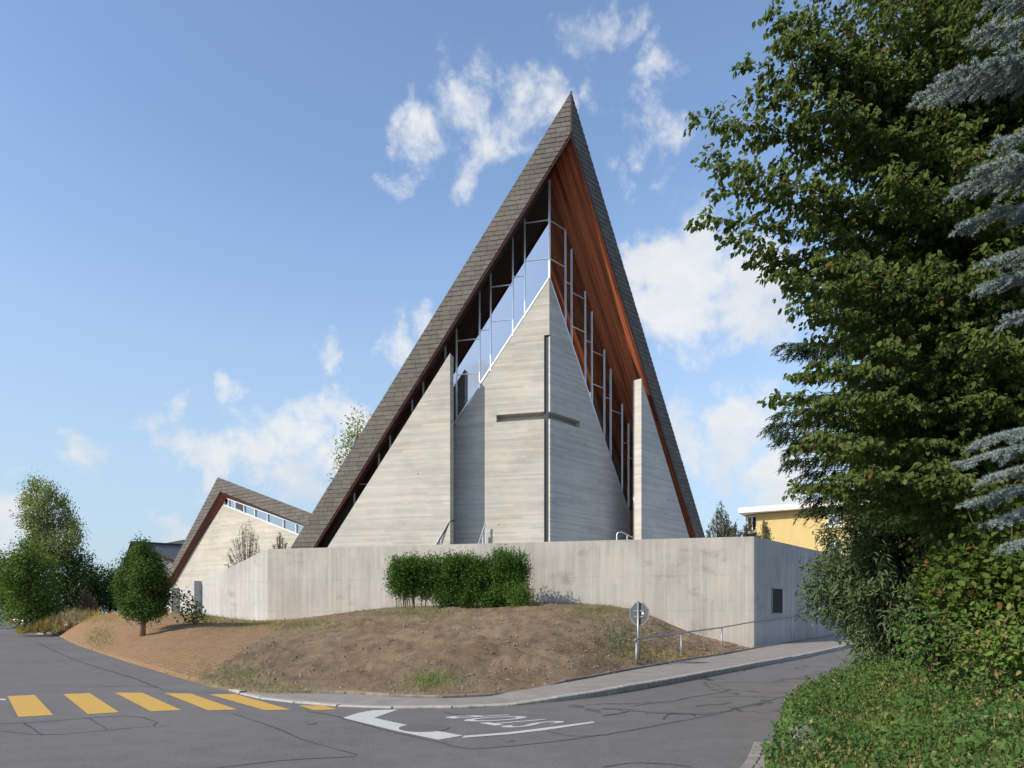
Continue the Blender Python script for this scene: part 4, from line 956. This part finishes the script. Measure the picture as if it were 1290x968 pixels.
# parked car half hidden behind the broad bush
pc = gp(17, 793.6); car = thing('parked_car', (pc.x, pc.y+2, 0), 'silver parked car half hidden behind the broad bush', 'car')
M['carpaint'] = flat('car_silver', (.32, .32, .34), .3, .05, metallic=.6); M['tail'] = flat('tail_red', (.4, .03, .03), .3, .1); M['tyre'] = flat('tyre', (.02, .02, .02), .9, .1)
cx, cy = pc.x+.75, pc.y
def carprof(x0, x1, prof, mat, nm): MB().prism([(x0, cy+a, b) for a, b in prof], (x1-x0, 0, 0)).build(nm, mat, car)
carprof(cx-.85, cx+.85, [(0, .35), (0, .75), (.1, .95), (1.0, 1.0), (3.1, .98), (4.1, .8), (4.2, .35)], M['carpaint'], 'body')
carprof(cx-.72, cx+.72, [(.12, .96), (.45, 1.42), (1.9, 1.45), (2.9, .99)], M['darkmetal'], 'cabin')
carprof(cx-.70, cx+.70, [(.42, 1.425), (.5, 1.47), (1.85, 1.49), (1.95, 1.44)], M['carpaint'], 'roof')
for sx in (-.74, .74): MB().box((cx+sx-.11, cy-.02, .62), (cx+sx+.11, cy+.1, .88)).build('tail_light', M['tail'], car)
MB().box((cx-.26, cy-.015, .5), (cx+.26, cy+.01, .61)).build('number_plate', M['white_trim'], car)
for sx in (-.80, .80):
    for yy in (.75, 3.4): MB().tube([(cx+sx-.1, cy+yy, .31), (cx+sx+.1, cy+yy, .31)], .31, 14).build('wheel', M['tyre'], car)

# ---------------------------------------------------------------- stop sign seen from behind, street railing
sp = gp(804, 842, .06); sd_ = sp.y
sgn = thing('stop_sign', tuple(sp), 'grey back of an octagonal stop sign on a steel post', 'sign')
MB().tube([sp-Vector((0, 0, .2)), at(806.2, 757.5, sd_)*1 if False else Vector((sp.x, sp.y, H+(HY-757.5)/F*sd_))], .034, 10).build('post', M['galv'], sgn, True)
zc_ = H+(HY-773.5)/F*sd_; rO = .315
fx = Vector((.70, .71, 0)).normalized(); side = Vector((fx.y, -fx.x, 0))            # face points up the side street
cc = Vector((sp.x, sp.y, zc_))+fx*.05
M['signback'] = flat('sign_back_grey', (.075, .085, .092), .6, .15, 9); M['signred'] = flat('sign_red', (.5, .02, .02), .4, .05)
oct_ = lambda r, o: [cc+fx*o+side*(r*math.cos(math.pi/8+k*math.pi/4))+Vector((0, 0, r*math.sin(math.pi/8+k*math.pi/4))) for k in range(8)]
pt_ = MB().prism(oct_(rO, 0), fx*.012).build('sign_plate', M['signback'], sgn)
MB().prism(oct_(rO-.004, .013), fx*.003).build('sign_face', M['signred'], pt_)
rim = MB(); oo = oct_(rO+.004, .004)
for k in range(8): rim.beam(oo[k], oo[(k+1) % 8], .022, .022, fx)
rim.build('rim', M['galv'], pt_)
stk_c = cc-fx*.006+side*.115+Vector((0, 0, .03))
MB().prism([stk_c+side*a+Vector((0, 0, b)) for a, b in ((-.03, -.045), (.03, -.045), (.03, .045), (-.03, .045))], -fx*.002).build('sticker', M['white_trim'], pt_)
for dz in (-.02, .14): MB().beam(cc-fx*.02-side*.16+Vector((0, 0, dz-.06)), cc-fx*.02+side*.16+Vector((0, 0, dz-.06)), .03, .03).build('bracket', M['galv'], sgn)
rl = thing('street_railing', tuple(gp(802, 843.5)), 'galvanised pipe railing running up along the earth bank', 'railing')
pb = [gp(801.8, 843.5, .06), gp(858.3, 833, .06), gp(909.3, 823, .06)]
ptop = [at(801.8, 806, pb[0].y), at(858.3, 798.3, pb[1].y), at(909.3, 791.4, pb[2].y)]
for b, tq in zip(pb, ptop): MB().tube([b-Vector((0, 0, .2)), Vector((b.x, b.y, tq.z))], .028, 8).build('post', M['galv'], rl, True)
w1 = SW.at(.4, 0, .10); w1z = at(955, 782.6, w1.y).z; w2u = SW.px(1023, 774); w2 = SW.at(w2u[0], w2u[1], .10)
w3 = w2+(w2-Vector((w1.x, w1.y, w1z)))*1.0
path = [Vector((ptop[0].x, ptop[0].y, ptop[0].z)), Vector((ptop[1].x, ptop[1].y, ptop[1].z)), Vector((ptop[2].x, ptop[2].y, ptop[2].z)), Vector((w1.x, w1.y, w1z)), w2, w3]
path = [path[0]+Vector((-.05, -.05, -.03))]+[p+Vector((0, 0, .02)) for p in path]
MB().tube(path, .024, 8).build('rail', M['galv'], rl, True)
for p in (path[4], path[4].lerp(w2, .55), w2):
    q = p-Vector((nS.x, nS.y, 0))*.12; MB().tube([q, p-Vector((0, 0, .03))], .014, 6).build('bracket', M['galv'], rl)

# ---------------------------------------------------------------- right-hand verge
VE = [gp(x, y) for x, y in ((960, 985), (975, 966), (982, 950), (984, 930), (988, 905), (1000, 886), (1030, 869), (1070, 856), (1100, 848))]
VE = chaikin(VE, 2); dq = Vector((vpdir(1480).x, vpdir(1480).y, 0)); VE += [VE[-1]+dq*6, VE[-1]+dq*14, VE[-1]+dq*26]
VE = [VE[0]+Vector((-.6, -4, 0))]+VE
def vh(p, o): return .07+.62*smooth01(o/6.0)+.35*smooth01((o-5)/8)
OFF = [0, .15, .4, .8, 1.4, 2.2, 3.2, 4.5, 6, 8, 11, 15, 22, 35]
v = []; f = []
for i, p in enumerate(VE):
    for o in OFF:
        q = p+Vector((.92, .12, 0))*o; v.append((q.x, q.y, gz(q.x, q.y)+vh(q, o)+.06*mn.noise(q*.9)-(.0 if o else .15)))
for i in range(len(VE)-1):
    for k in range(len(OFF)-1): a = i*len(OFF)+k; f.append((a, a+1, a+len(OFF)+1, a+len(OFF)))
verge = tag(mk('verge', v, f, M['verge'], smooth=True), kind='structure')
def verge_pt(s, o):
    L = arc(VE); p = along(VE, L, s); q = p+Vector((.92, .12, 0))*o
    return Vector((q.x, q.y, gz(q.x, q.y)+vh(q, o)+.06*mn.noise(q*.9)))
KV = [p for p in VE if p.y < 8.5]
stones('kerb_stone', [p+Vector((-.10, 0, 0)) for p in KV], .19, .13, lambda p: .03, .2, M['cobble'], verge, gap=.035)
stones('kerb_stone', [p+Vector((-.25, 0, 0)) for p in KV], .21, .13, lambda p: .02, .2, M['cobble'], verge, gap=.035)
bo = verge_pt(3.4, .35)
def boulder(c, r, label):
    t = thing('boulder', tuple(c), label, 'stone'); v = []; f = []; n, m = 14, 9
    for j in range(m+1):
        for i in range(n):
            a = 6.283*i/n; b = math.pi*j/m; dr = Vector((math.sin(b)*math.cos(a), math.sin(b)*math.sin(a), math.cos(b))); k = 1+.28*mn.noise(dr*1.7+Vector((5, 0, 0)))+.06*mn.noise(dr*6)
            v.append(c+Vector((dr.x*r[0]*k, dr.y*r[1]*k, dr.z*r[2]*k)))
    for j in range(m):
        for i in range(n): f.append((j*n+i, j*n+(i+1) % n, (j+1)*n+(i+1) % n, (j+1)*n+i)[::-1])
    mk('rock', v, f, M['rock'], t, True)
M['rock'] = flat('grey_rock', (.17, .155, .14), .9, .35, 5, bump=.5)
boulder(gp(1015, 962)+Vector((0, .1, .10)), (.22, .2, .28), 'grey stone at the weedy verge corner by the cobbles')
# weeds: blades, broad leaves, dry stalks
def cover_plants(n, fn, blade, lm, name, label, kind, wid, up=1.0, kindn='stuff', cat='weeds', curl=.15):
    P = np.array([list(fn()) for _ in range(n)]); D = unit(rv(n, .45)+np.array([0, 0, up])); L = blade*rng.uniform(.5, 1.4, n)
    o = leafmesh(name, P, D, rv(n), L, L*wid, lm, None, kind, curl); return tag(o, label, cat, kind=kindn)
Lv = arc(VE)[-1]
def vp_(smax=22, omax=8, p=1.3):
    def g(): return verge_pt(1.5+random.random()**1.6*smax, .02+random.random()**p*omax)
    return g
cover_plants(52000, vp_(20, 7), .13, LM['grass'], 'grass', 'unmown green grass covering the verge', 3, .09, cat='grass')
def hump(smax, omax, h, p=1.2):
    g = vp_(smax, omax, p)
    def q():
        c = g(); k = max(.0, .5+.9*mn.noise(Vector((c.x*.8, c.y*.8, 4))))+.5*smooth01((c.x-4.5)/3); return c+Vector((0, 0, random.random()*h*max(.15, k)))
    return q
cover_plants(60000, hump(18, 6.5, .42), .048, LM['weed'], 'weeds', 'dense small leaved weeds covering the verge', 6, .55, .2)
cover_plants(3500, hump(12, 6.5, .30, .8), .11, LM['weed'], 'broad_weeds', 'broad leaved weeds on the verge', 6, .62, .2, curl=.25)
cover_plants(9000, hump(10, 6.5, .34, .9), .11, LM['dry'], 'dry_stalks', 'straw coloured dry stalks among the verge weeds', 3, .028, .5)
def dryspot():
    while True:
        c = hump(9, 6.5, .30, .8)()
        if mn.noise(Vector((c.x*.7+9, c.y*.7, 1))) > .12: return c
cover_plants(9000, dryspot, .045, LM['straw'], 'seed_heads', 'beige seed heads and withered leaves among the verge weeds', 6, .5, .5)
# tufts on the bank: wall foot, patches, meadow
def patch(cx_, cy_, rx, ry):
    def g():
        for _ in range(50):
            x, y = cx_+rng.normal(0, rx), cy_+rng.normal(0, ry); k = px_bank(x, y)
            if k is not None: return k
        return bank(1, .5)
    return g
grid = [(bank(i/2, k/50)) for i in range(NU*2-2) for k in range(51)]
gx = np.array([CX+F*q.x/q.y for q in grid]); gy = np.array([HY+F*(H-q.z)/q.y for q in grid])
def px_bank(x, y):
    d2 = (gx-x)**2+((gy-y)*2)**2; i = int(d2.argmin())
    if d2[i] > 200: return None
    return grid[i]+Vector((random.uniform(-.25, .25), random.uniform(-.25, .25), 0))
for (n, a, lm, bl_, nm, lab) in (
    (1600, (350, 787, 55, 4), 'grass', .16, 'grass', 'green grass fringe at the foot of the long wall'), (800, (260, 779, 22, 4), 'grass', .16, 'grass', 'grass tufts at the foot of the flank wall'),
    (1600, (800, 822, 24, 9), 'grass', .07, 'grass', 'short grass on the bank round the sign post'), (1300, (680, 790, 60, 14), 'grass', .05, 'grass', 'thin seedlings across the middle of the bank'), (1500, (525, 772, 28, 4), 'grass', .15, 'grass', 'grass patch below the privet hedge'), (900, (548, 858, 18, 6), 'grass', .12, 'grass', 'small weed patch near the pavement edge of the bank'),
    (1100, (775, 803, 20, 18), 'weed', .055, 'weeds', 'weed patch beside the stop sign'), (1200, (750, 770, 25, 5), 'grass', .13, 'grass', 'thin grass right of the hedge shadow'), (900, (850, 828, 26, 5), 'dry', .12, 'dry_grass', 'dry grass along the railing posts'),
    (1300, (300, 852, 26, 9), 'grass', .10, 'grass', 'sparse grass on the dark soil by the kerb end'), (1500, (128, 803, 10, 9), 'grass', .13, 'grass', 'green grass strip across the netted slope'),
    (1600, (112, 779, 18, 3), 'dry', .22, 'dry_grass', 'dry grass on top of the netted slope'), (700, (200, 770, 12, 4), 'dry', .25, 'dry_grass', 'dry grass behind the young oval tree'),
    (420, (360, 868, 40, 4), 'grass', .08, 'grass', 'tufts along the pavement edging')):
    cover_plants(n, patch(*a), bl_, LM[lm], nm, lab, 3 if nm != 'weeds' else 6, .09 if nm != 'weeds' else .6, .8, cat='grass' if 'grass' in nm else 'weeds')
def dry_slope():
    x = random.uniform(22, 125); y = random.uniform(0, 1); d = 46+random.uniform(-1, 1)
    top = 796-max(0, min(1, (x-25)/60))*24; yy = top+(799-top)*y*.9; return at(x, yy, d)
cover_plants(5000, dry_slope, .45, LM['dry'], 'dry_grass', 'long yellow dry grass slope round the stone blocks', 3, .06, .9, cat='grass')
def kerb_t():
    s = random.random(); p = along(kb, Lk, Lk[-1]*(.08+.28*s)); k = mn.noise(Vector((p.x*2.5, 0, 0)))
    return Vector((p.x+rng.normal(0, .03), p.y-.10+rng.normal(0, .02), 0)) if k > .12 else Vector((p.x, p.y-.1, -.1))
cover_plants(1300, kerb_t, .05, LM['grass'], 'grass', 'tiny tufts growing in the gutter along the kerb', 3, .2, .8, cat='grass')
# meadow behind the left bank carries an earth lip so the trees stand on ground
# ---------------------------------------------------------------- big deciduous tree on the right
def spray(lv, wood, base, tip, droop, leaf, lw, dens=1.0, r=.03, sidelen=.8, up=(0, 0, 1)):
    base, tip = Vector(base), Vector(tip); L = (tip-base).length; mid = base.lerp(tip, .55)+Vector((0, 0, droop*L))
    pts = [base.lerp(mid, k/4).lerp(mid.lerp(tip, k/4), k/4) for k in range(5)]
    wood.tube(pts, [r, r*.8, r*.6, r*.35, r*.12], 5, False)
    d = (tip-base).normalized(); sd = d.cross(Vector(up)).normalized()
    ntw = int(L*7*dens)
    for k in range(ntw):
        t = .18+.82*(k+random.random())/ntw; p = base.lerp(mid, t).lerp(mid.lerp(tip, t), t)
        s = random.choice((-1, 1)); tl = sidelen*(1.12-t)*random.uniform(.5, 1.1)+.12
        td = (d*random.uniform(.3, .9)+sd*s*random.uniform(.4, 1)+Vector((0, 0, random.uniform(-.35, .22)))).normalized()
        e = p+td*tl-Vector((0, 0, .18*tl))
        if tl > .35: wood.tube([p, e], [r*.25, .002], 3, False)
        m = max(4, int(tl/.042*dens)); tt = rng.random(m)
        P = np.array(p)[None]+(np.array(e)-np.array(p))[None]*tt[:, None]+rv(m, .018)
        D = unit(np.array(td)[None]*.55+rv(m, .45)+np.array([0, 0, -.75])); N = unit(rv(m, .45)+np.array([0, 0, .8])-np.array(d)*.2+np.array([-.25, -.35, 0]))
        ll = leaf*rng.uniform(.65, 1.2, m); lv.add(P, D, N, ll, ll*lw)
TT = Vector((8.6, 11.8, .9))
ht = thing('hornbeam_tree', tuple(TT), 'large broad leaved tree with layered branches over the verge', 'tree')
wood = MB(); wood.tube([TT-Vector((0, 0, .4)), TT+Vector((-.1, .1, 3)), TT+Vector((.1, 0, 6.5)), TT+Vector((0, 0, 12.5))], [.24, .19, .14, .03], 10); wood.build('trunk', M['bark'], ht, True)
lv = Leaves(); br = MB()
TIPS = [(968, 6, 9.2), (940, 76, 9.3), (985, 45, 9.0), (872, 145, 9.4), (888, 194, 9.2), (880, 270, 9.0), (905, 205, 8.8), (900, 238, 9.6), (925, 300, 9.0), (950, 325, 9.4), (975, 345, 9.0), (920, 160, 9.9), (945, 118, 9.6),
        (1000, 20, 9.8), (990, 100, 8.8), (1010, 385, 9.2), (1035, 420, 9.4), (972, 497, 9.6), (1005, 470, 9.9), (1030, 455, 9.0), (1015, 520, 10), (1010, 560, 10.4), (1040, 500, 9.2), (1002, 612, 10.4), (1030, 545, 9.4), (1060, 560, 9.2), (1050, 600, 9.6), (1090, 590, 9.0)]
for (x, y, d) in TIPS:
    tip = at(x, y, d); zb_ = max(1.8, min(11.5, tip.z-random.uniform(.1, .8))); b = Vector((TT.x, TT.y, zb_))
    spray(lv, br, b, tip, .07, .088, .66, 1.9, .02, .9)
for k in range(210):
    x = random.uniform(985, 1420); lim = 585 if x < 1180 else 560; y = random.uniform(-150, lim)
    if y > 390 and x < 1060: x += 80
    d = random.uniform(8.6, 13.4); tip = at(x, y, d); zb_ = max(1.6, min(12.5, tip.z-random.uniform(-.2, .9)))
    b = Vector((TT.x, TT.y, zb_)); 
    if (tip-b).length < 1.0: continue
    spray(lv, br, b, tip, .05, .088, .66, 1.6, .018, 1.0)
br.build('branches', M['bark'], ht, True); lv.build('crown', LM['hornbeam'], ht)
# ---------------------------------------------------------------- dark spruce behind it
ST = Vector((10.6, 14.8, .9))
st = thing('spruce_tree', tuple(ST), 'dark drooping spruce standing behind the broad leaved tree', 'tree')
MB().tube([ST-Vector((0, 0, .4)), ST+Vector((0, 0, 6)), ST+Vector((0, 0, 12))], [.3, .2, .05], 9).build('trunk', M['bark'], st, True)
lv = Leaves(); br = MB()
def spruce_branch(base, tip, needle, hang, dens=1.0, wid=.16):
    base, tip = Vector(base), Vector(tip); L = (tip-base).length; mid = base.lerp(tip, .6)+Vector((0, 0, .02*L))
    br.tube([base, mid, tip], [.035, .02, .004], 5, False); d = (tip-base).normalized(); sd = d.cross(Vector((0, 0, 1))).normalized()
    for k in range(int(L*15*dens)):
        t = .12+.88*random.random(); p = base.lerp(mid, t).lerp(mid.lerp(tip, t), t); s = random.choice((-1, 1)); tl = hang*random.uniform(.4, 1.1)*(1.15-.6*t)
        td = (d*random.uniform(.3, .9)+sd*s*random.uniform(.1, .8)+Vector((0, 0, -random.uniform(.3, 1.1)))).normalized(); e = p+td*tl
        m = int(tl/.014); tt = rng.random(m); P = np.array(p)[None]+(np.array(e)-np.array(p))[None]*tt[:, None]
        D = unit(np.array(td)[None]*.9+rv(m, .42)); lv.add(P, D, rv(m), needle*rng.uniform(.7, 1.3, m), needle*wid)
for (x, y, d) in [(985, 432, 13), (975, 545, 13), (968, 535, 13.4), (980, 552, 13.2), (978, 520, 13.1), (995, 440, 13.2), (992, 565, 13.3), (1010, 595, 13.1), (1015, 625, 13), (1000, 500, 13), (990, 580, 13), (1002, 610, 12.8), (1012, 640, 12.8), (1040, 340, 13), (1030, 370, 13), (1050, 400, 13), (1075, 655, 13), (1090, 640, 12.6), (1120, 650, 12.4), (1010, 470, 13.4)]:
    tip = at(x, y, d); spruce_branch(Vector((ST.x, ST.y, tip.z+random.uniform(.2, .9))), tip, .09, .6, 2.6, .2)
for k in range(85):
    y = random.uniform(300, 740); x = random.uniform(1015+max(0, (440-y)*.25)+max(0, y-600)*.9, 1330); d = random.uniform(12.2, 15.5); tip = at(x, y, d)
    b = Vector((ST.x, ST.y, tip.z+random.uniform(.1, 1.0)))
    if (tip-b).length > .8: spruce_branch(b, tip, .09, .6, 1.1, .2)
br.build('branches', M['bark'], st); lv.build('needles', LM['spruce'], st, 3)
# ---------------------------------------------------------------- blue spruce reaching in from the right edge
BT = Vector((7.5, 6.9, .9))
bs_ = thing('blue_spruce', tuple(BT), 'blue grey spruce branches reaching over the verge from its edge', 'tree')
MB().tube([BT-Vector((0, 0, .3)), BT+Vector((0, 0, 9))], [.2, .05], 9).build('trunk', M['bark'], bs_, True)
lv = Leaves(); br = MB()
def brush(p, e, nl):
    p, e = Vector(p), Vector(e); td = np.array((e-p).normalized()); L = (e-p).length; m = int(L/.0011)
    tt = rng.random(m); P = np.array(p)[None]+(np.array(e-p))[None]*tt[:, None]; D = unit(td[None]*.75+unit(rv(m))*.95+np.array([0, 0, .12]))
    lv.add(P, D, rv(m), nl*rng.uniform(.7, 1.15, m), .010); br.tube([p, e], [.006, .004], 4, False)
def blue_branch(base, tip, n=26, side=.55):
    base, tip = Vector(base), Vector(tip); L = (tip-base).length; d = (tip-base).normalized(); sd = d.cross(Vector((0, 0, 1))).normalized(); br.tube([base, tip], [.025, .008], 5, False)
    brush(base.lerp(tip, .45), tip, .042)
    for k in range(n):
        t = .36+.62*(k+random.random())/n; p = base.lerp(tip, t); s = -1 if k % 2 else 1; tl = side*(1.1-t)*random.uniform(.7, 1.1)+.10
        td = (d*.75+sd*s*random.uniform(.4, .8)+Vector((0, 0, random.uniform(-.45, .1)))).normalized(); e = p+td*tl; brush(p, e, .042)
        if tl > .28:
            for q in range(3):
                pp = p.lerp(e, .35+.2*q); dd = (td+sd*random.uniform(-.8, .8)+Vector((0, 0, random.uniform(-.3, .2)))).normalized(); brush(pp, pp+dd*random.uniform(.10, .20), .040)
for (x, y, d, z) in [(1152, 122, 6.9, 0), (1180, 98, 6.7, 0), (1165, 125, 7.2, 0), (1225, 45, 6.8, 0), (1240, 5, 6.8, 0), (1198, 240, 6.8, 0), (1205, 285, 7.0, 0), (1225, 215, 6.6, 0), (1240, 330, 6.8, 0), (1232, 362, 6.9, 0), (1262, 405, 6.6, 0), (1250, 180, 6.7, 0),
                      (1208, 585, 6.7, 0), (1215, 635, 6.8, 0), (1235, 605, 6.5, 0), (1225, 560, 6.9, 0), (1262, 690, 6.6, 0), (1245, 660, 6.8, 0)]:
    tip = at(x, y, d); b = Vector((BT.x, BT.y, tip.z+.9*(BT.x-tip.x)*.33)); blue_branch(b, tip, 40, .6)
for k in range(22):                                   # the rest of the spruce, round its trunk beyond the frame
    a = random.uniform(-1.9, 1.3); z = 1.4+k*.36; r_ = max(.5, 2.3*(1-z/11.5)); b = Vector((BT.x, BT.y, z+.5))
    blue_branch(b, Vector((BT.x+math.cos(a)*r_, BT.y+math.sin(a)*r_, z)), 12, .45)
br.build('branches', M['twig'], bs_); lv.build('needles', LM['blue'], bs_, 3)
# ---------------------------------------------------------------- shrubs under the trees
def arch_shrub(name, c, r, h, n, label, lm, leaf, lw, per, stem=(.02, .004), lean=0.0, down=.25, spread=1.0):
    c = Vector(c); t = thing(name, tuple(c), label, 'shrub'); mb = MB(); lv = Leaves()
    for k in range(n):
        a = random.random()*6.283; rr = random.random()**.6*r; tip = c+Vector((math.cos(a)*rr+lean, math.sin(a)*rr, h*(1-.55*(rr/r)**2)*random.uniform(.55, 1.08)))
        b = c+Vector((math.cos(a)*rr*.15, math.sin(a)*rr*.15, 0)); md = b.lerp(tip, .6)+Vector((-math.cos(a)*.08, 0, .18*h*(rr/r)))
        mb.tube([b, b.lerp(md, .5)+Vector((0, 0, .1)), md, tip], [stem[0], stem[0]*.8, stem[0]*.5, stem[1]], 5, False)
        tt = rng.random(per)**.75; pts = []
        for q in tt: pts.append(list(b.lerp(md, q).lerp(md.lerp(tip, q), q)))
        P = np.array(pts)+rv(per, .09*spread); out = np.array([math.cos(a), math.sin(a), 0])
        D = unit(out*.4+rv(per, .7)+np.array([0, 0, -down])); N = unit(rv(per, .4)+np.array([-.1, -.35, .8])); L = leaf*rng.uniform(.6, 1.2, per); lv.add(P, D, N, L, L*lw)
    mb.build('stems', M['twig'], t); lv.build('leaves', lm, t); return t
bc = at(1120, 850, 14.6); arch_shrub('buddleia_shrub', (bc.x, 14.6, .15), 1.8, 4.5, 260, 'wide arching shrub with long grey green leaves by the road', LM['budd'], .15, .24, 105)
arch_shrub('hazel_shrub', (at(1238, 800, 12.2).x, 12.2, .9), 1.05, 2.9, 110, 'round leaved green shrub beside the arching grey green one', LM['hazel'], .11, .8, 90, spread=1.5)
arch_shrub('hazel_shrub', (at(1275, 800, 9.4).x, 9.6, 1.0), 1.0, 2.2, 75, 'yellowish green shrub under the blue spruce branches', LM['hazel'], .10, .75, 85, spread=1.5)
arch_shrub('tall_weed', (at(1185, 850, 9.5).x, 9.7, .75), .55, 1.0, 26, 'tall grey leaved weed in front of the shrubs', LM['weed'], .09, .6, 40)
arch_shrub('tall_weed', (at(1260, 850, 8.6).x, 8.7, .8), .7, .8, 30, 'yellow flecked tall weeds at the foot of the yellowish shrub', LM['grass'], .09, .5, 40)
GRP = {'evergreen_shrub': 'evergreen shrubs along the terrace wall', 'dark_tree': 'dark trees behind the left bank', 'hazel_shrub': 'broad leaved shrubs under the trees',
       'tall_weed': 'tall weeds on the verge', 'stair_railing': 'stair railings on the terrace', 'manhole_cover': 'iron covers in the road'}
for o in bpy.data.objects:
    k = o.name.split('.')[0]
    if o.parent is None and k in GRP: o['group'] = GRP[k]
print('triangles', sum(sum(len(p.vertices)-2 for p in o.data.polygons) for o in bpy.data.objects if o.type == 'MESH' and len(o.data.polygons) < 1500)+sum(len(o.data.loops)-2*len(o.data.polygons) for o in bpy.data.objects if o.type == 'MESH' and len(o.data.polygons) >= 1500))
